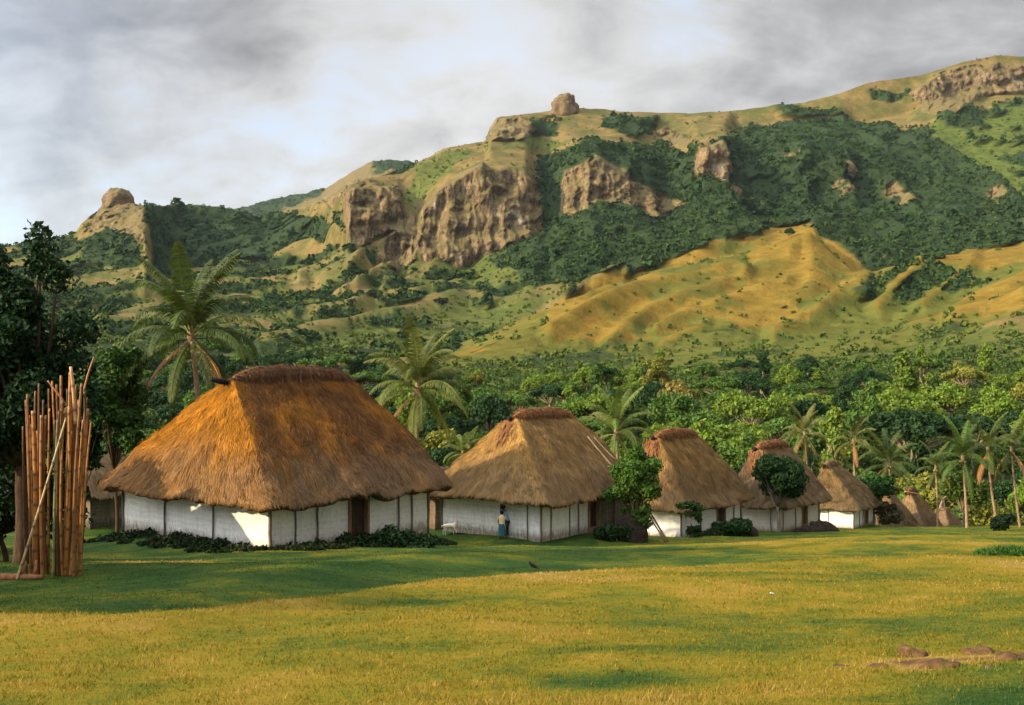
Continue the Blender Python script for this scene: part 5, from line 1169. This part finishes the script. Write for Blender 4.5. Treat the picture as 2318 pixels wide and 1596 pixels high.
# shadow-casting trees standing left of the frame
def off_tree(x, y, hgt, wid, n=5200):
    t = make_tree('broadleaf_tree', ell(22, (0, 0, hgt * .6), (wid, wid, hgt * .42), 1.1), (0, 0, hgt * .3), .26, n, .30, 'leaf_dark', loc=(x, y, float(ground_z(x, y))))
    tint(t, DEEP); return t
OFF = [(-16.3, 15.4, 4.9, 2.3), (-16.8, 20.3, 5.8, 2.5), (-17.7, 24.6, 5.7, 2.4), (-19.5, 29, 5.4, 2.6), (-31, 46.5, 8.8, 2.8, 8000), (-28.3, 47.0, 8.2, 3.0, 9000)]
OFFW = ['nearest the meadow', 'next after the nearest', 'third from the meadow', 'tallest of the row', 'behind the outermost hut', 'touching the outermost hut']
for k, a in enumerate(OFF):
    o = off_tree(*a); tag(o, f'shade tree in the row beside the village green, {OFFW[k]}', 'tree', 'row of shade trees beside the green')

# ------------------------------------------------------------------ people, animal, bird
def skinned(name, nodes, edges, mat, parent=None, sub=2, loc=None):
    me = bpy.data.meshes.new(name); me.from_pydata([n[:3] for n in nodes], edges, []); o = bpy.data.objects.new(name, me); COL.objects.link(o)
    me.materials.append(mat); o.modifiers.new('skin', 'SKIN'); sd = o.modifiers.new('smooth', 'SUBSURF'); sd.levels = sub; sd.render_levels = sub
    o.modifiers['skin'].use_smooth_shade = True
    for i, n in enumerate(nodes):
        r = n[3] if isinstance(n[3], tuple) else (n[3], n[3]); me.skin_vertices[0].data[i].radius = r; me.skin_vertices[0].data[i].use_root = (i == 0)
    if parent is not None: o.parent = parent
    if loc is not None: o.location = loc
    return o
SKIN = mat_skincloth('brown_skin', (0.10, 0.05, 0.03), .6); HAIR = mat_skincloth('black_hair', (0.010, 0.009, 0.009))
def person(px, d, z, rz, hgt, label, shirt, lower, skirt, lean=0.0, arm=(0.0, 0.0)):
    s = hgt / 1.70; root = empty('person', ((px - CX) / FPX * d, d, z), rz); root.scale = (s, s, s)
    lx = lambda zz: lean * max(0, zz - .9)                # upper body leans along +y
    N = [(0, lx(.95), .95, (.15, .11)), (0, lx(1.12), 1.12, (.135, .10)), (0, lx(1.30), 1.30, (.17, .11)), (0, lx(1.42), 1.42, (.12, .08)), (0, lx(1.5), 1.50, .058), (0, lx(1.56) + .01, 1.56, .075), (0, lx(1.62) + .015, 1.635, .10), (0, lx(1.7), 1.69, .07)]
    E = [(0, 1), (1, 2), (2, 3), (3, 4), (4, 5), (5, 6), (6, 7)]
    for sg in (-1, 1):
        b = len(N); a = arm[0 if sg < 0 else 1]
        sh = np.array([sg * .19, lx(1.40), 1.40]); el = sh + np.array([sg * .06, a * .22, -.27 + a * .05]); wr = el + np.array([sg * .01, .05 + a * .22, -.24 + a * .10]); hd = wr + np.array([0, .015 + .03 * a, -.075])
        N += [(*sh, .062), (*el, .043), (*wr, .030), (*hd, (.040, .022))]; E += [(3, b), (b, b + 1), (b + 1, b + 2), (b + 2, b + 3)]
        for k, (ox, ln) in enumerate(((-.03, .075), (-.01, .085), (.01, .08), (.03, .065))):
            q = len(N); N += [(hd[0] + .004 * sg, hd[1] + ox, hd[2] - .035, .010), (hd[0] - sg * .012, hd[1] + ox * 1.1 + .012, hd[2] - .035 - ln, .007)]; E += [(b + 3, q), (q, q + 1)]
        q = len(N); N += [(hd[0], hd[1] + .05, hd[2] - .01, .011), (hd[0], hd[1] + .065, hd[2] - .055, .008)]; E += [(b + 3, q), (q, q + 1)]
        b = len(N); st = .04 * sg
        N += [(sg * .095, 0, .86, .095), (sg * .10, .01 + st, .48, .062), (sg * .10, st, .10, .040), (sg * .10, .06 + st, .035, (.045, .03)), (sg * .105, .15 + st, .025, (.04, .02))]
        E += [(0, b), (b, b + 1), (b + 1, b + 2), (b + 2, b + 3), (b + 3, b + 4)]
    skinned('body', N, E, SKIN, root)
    iv, it = ICO2                                          # face: nose, eyes and ears on the head; hair above
    H = np.array([0, lx(1.63) + .015, 1.63])
    f = MB()
    for c, sc in (((0, .10, -.01), (.016, .022, .026)), ((.105, 0, 0), (.014, .026, .034)), ((-.105, 0, 0), (.014, .026, .034))): f.add(iv * np.array(sc) + H + np.array(c), T=it)
    f.build('face', SKIN, root)
    hv = iv * (1 + .10 * vnoise(iv * 6, 141))[:, None] * np.array([.128, .135, .125]); hv[:, 1] -= .02; hv[:, 2] = np.where((hv[:, 1] > .05) & (hv[:, 2] < .03), hv[:, 2] + .05, hv[:, 2]); hv[:, 2] += .035
    MB().add(hv + H, T=it).build('hair', HAIR, root)
    def loft(rings, mat, name, n=18, flute=0.0):
        V = []; th = np.arange(n) / n * 2 * np.pi
        for (zz, rx, ry, oy) in rings: V.append(np.stack([np.cos(th) * rx * (1 + flute * np.sin(th * 7)), oy + np.sin(th) * ry * (1 + flute * np.sin(th * 7)), np.full(n, zz)], 1))
        k = len(V); i = np.arange(k - 1)[:, None] * n; j = np.arange(n)[None]
        return np.concatenate(V), np.stack([i + j, i + (j + 1) % n, i + n + (j + 1) % n, i + n + j], -1).reshape(-1, 4)
    mb = MB(); V, Q = loft([(.92, .185, .145, lx(.92)), (1.05, .175, .135, lx(1.05)), (1.2, .185, .14, lx(1.2)), (1.34, .215, .145, lx(1.34)), (1.43, .19, .115, lx(1.43)), (1.49, .085, .075, lx(1.49))], None, 's'); mb.add(V, Q)
    for sg in (-1, 1):
        a = arm[0 if sg < 0 else 1]; sh = np.array([sg * .17, lx(1.40), 1.41]); el = np.array([sg * .19, lx(1.40), 1.40]) + np.array([sg * .06, a * .22, -.27 + a * .05]) * .72
        V, Q, T = tube(np.array([sh, (sh + el) / 2, el]), [.085, .078, .072], 10, False); mb.add(V, Q)
    mb.build('shirt', mat_skincloth('shirt_cloth', shirt), root)
    if skirt:
        V, Q = loft([(.16, .255, .20, .01), (.40, .245, .19, .01), (.7, .215, .17, 0), (.9, .17, .135, 0), (.97, .155, .125, lx(.97))], None, 'k', 28, .045); MB().add(V, Q).build('skirt', mat_skincloth('skirt_cloth', lower), root)
    else:
        mb = MB(); V, Q = loft([(.78, .185, .14, 0), (.9, .18, .14, 0), (.98, .17, .135, lx(.98))], None, 'w'); mb.add(V, Q)
        for sg in (-1, 1):
            V, Q, T = tube(np.array([[sg * .095, 0, .88], [sg * .10, .01 + .04 * sg, .48], [sg * .10, .04 * sg, .08]]), [.115, .085, .07], 12, False); mb.add(V, Q)
        mb.build('trousers', mat_skincloth('trouser_cloth', lower), root)
    tag(root, label, 'person'); return root
h = HUTS[1]
pz = -9.05
person(1136, 61.5, -9.12, R(-20), 1.50, 'person with cream shirt and teal skirt seen from behind at the second hut', (0.66, 0.50, 0.25), (0.03, 0.10, 0.11), True, .05, (.1, .25))
person(1149, 62.05, -9.08, R(62), 1.66, 'person in pale blue shirt and dark trousers bending towards the one in the skirt', (0.30, 0.42, 0.52), (0.025, 0.025, 0.035), False, .42, (.4, .2))

def goat():
    d = 62.2; px = 1017; x = (px - CX) / FPX * d; z = float(ground_z(x, d)); z = max(z, -9.05)
    root = empty('goat', (x, d, z), R(0)); root.scale = (1.0, 1.0, 1.0)
    N = [(0, 0, .52, (.14, .15)), (.22, 0, .53, (.15, .16)), (.33, 0, .60, (.10, .12)), (.40, 0, .74, .068), (.43, 0, .84, .066), (.49, 0, .83, .048), (.555, 0, .79, .034), (-.22, 0, .54, (.13, .14)), (-.32, 0, .54, .09), (-.37, 0, .56, .04), (-.42, 0, .50, .045), (-.43, 0, .42, .03)]
    E = [(0, 1), (1, 2), (2, 3), (3, 4), (4, 5), (5, 6), (0, 7), (7, 8), (8, 9), (9, 10), (10, 11)]
    for sg in (-1, 1):
        b = len(N)                                         # hind leg: stifle forward, hock back
        N += [(-.26, .08 * sg, .45, .085), (-.22 - .05 * sg, .085 * sg, .34, .055), (-.31 - .06 * sg, .085 * sg, .22, .032), (-.28 - .07 * sg, .085 * sg, .07, .024), (-.27 - .07 * sg, .085 * sg, .01, .028)]
        E += [(7, b), (b, b + 1), (b + 1, b + 2), (b + 2, b + 3), (b + 3, b + 4)]
        b = len(N)
        if sg < 0: N += [(.26, -.08, .42, .065), (.33, -.08, .31, .04), (.42, -.08, .26, .03), (.40, -.08, .14, .022), (.38, -.08, .10, .026)]     # lifted foreleg
        else: N += [(.25, .08, .42, .065), (.25, .08, .30, .04), (.24, .08, .22, .03), (.25, .08, .06, .023), (.26, .08, .01, .027)]
        E += [(1, b), (b, b + 1), (b + 1, b + 2), (b + 2, b + 3), (b + 3, b + 4)]
        b = len(N); N += [(.42, .05 * sg, .88, .022), (.405, .095 * sg, .905, .02), (.39, .13 * sg, .89, .010)]; E += [(4, b), (b, b + 1), (b + 1, b + 2)]
    skinned('body', N, E, mat_skincloth('white_coat', (0.70, 0.60, 0.44)), root)
    mb = MB()
    for sg in (-1, 1):
        V, Q, T = tube(np.array([[.425, .03 * sg, .89], [.405, .04 * sg, .94], [.37, .05 * sg, .965]]), [.013, .010, .004], 6); mb.add(V, Q, T)
    mb.build('horns', M['frame'], root)
    tag(root, 'small white goat with one foreleg raised before the second hut wall', 'goat')
goat()

def bird():
    q = (1292 - HY) / FPX; d = 25.0
    for _ in range(60):
        x = (1207 - CX) / FPX * d; d = d + .5 * (-float(ground_z(x, d)) / q - d)
    x = (1207 - CX) / FPX * d; root = empty('bird', (x, d, float(ground_z(x, d))), R(0)); root.scale = (1.25, 1.25, 1.25)
    N = [(0, 0, .13, (.052, .055)), (-.05, 0, .165, .046), (-.085, 0, .205, .030), (-.10, 0, .235, .030), (-.12, 0, .235, .018), (.05, 0, .105, .038), (.10, 0, .075, (.03, .012)), (.16, 0, .045, (.022, .008))]
    E = [(0, 1), (1, 2), (2, 3), (3, 4), (0, 5), (5, 6), (6, 7)]
    dk = mat_skincloth('dark_feathers', (0.022, 0.014, 0.009)); skinned('body', N, E, dk, root)
    mb = MB(); V, Q, T = tube(np.array([[-.125, 0, .235], [-.155, 0, .228]]), [.010, .002], 6); mb.add(V, Q, T); mb.build('beak', M['frame'], root)
    for sg in (-1, 1):
        V, Q, T = tube(np.array([[0, .022 * sg, .10], [.008, .022 * sg, .05], [0, .022 * sg, -.01]]), .006, 6); lg = MB().add(V, Q, T)
        for a in (-.5, 0, .5):
            V, Q, T = tube(np.array([[0, .022 * sg, .004], [-.03, .022 * sg + .03 * a, .004]]), .004, 5); lg.add(V, Q, T)
        lg.build('leg', M['frame'], root)
        iv, it = ICO2; wv = iv * np.array([.085, .014, .038]); wv[:, 2] -= wv[:, 0] * .55; MB().add(wv + np.array([.02, .05 * sg, .135]), T=it).build('wing', dk, root)
    tag(root, 'dark bird standing upright on the grass before the second hut', 'bird')
bird()

def make_haze():
    V, Q = box(-3200, 3200, -90, 6200, -75, 700); o = MB().add(V, Q).build('haze', None_mat(), smooth=False); o['kind'] = 'stuff'
def None_mat():
    m = NT('thin_air'); v = m.n('ShaderNodeVolumePrincipled', {'Color': (0.72, 0.87, 1.0), 'Density': HAZE, 'Anisotropy': 0.0})
    m.n('ShaderNodeOutputMaterial', {'Volume': v.outputs[0]}); return m.m
HAZE = 0.000012
make_haze()

# lone tree on the golden ridge and a few clumps beside the ridge path
def ridge_things():
    d = float(I(np.array([1788.]), [(1400, 835), (1600, 890), (1815, 960)])[0]) - 14
    p = at(1788, 562, d); zz = float(hill_z([1788], [d])[0])
    plant('round', 'lone dark tree standing on the knoll of the golden ridge', None, (p[0], d, zz), .95, (0.02, 0.05, 0.012), 0)
ridge_things()
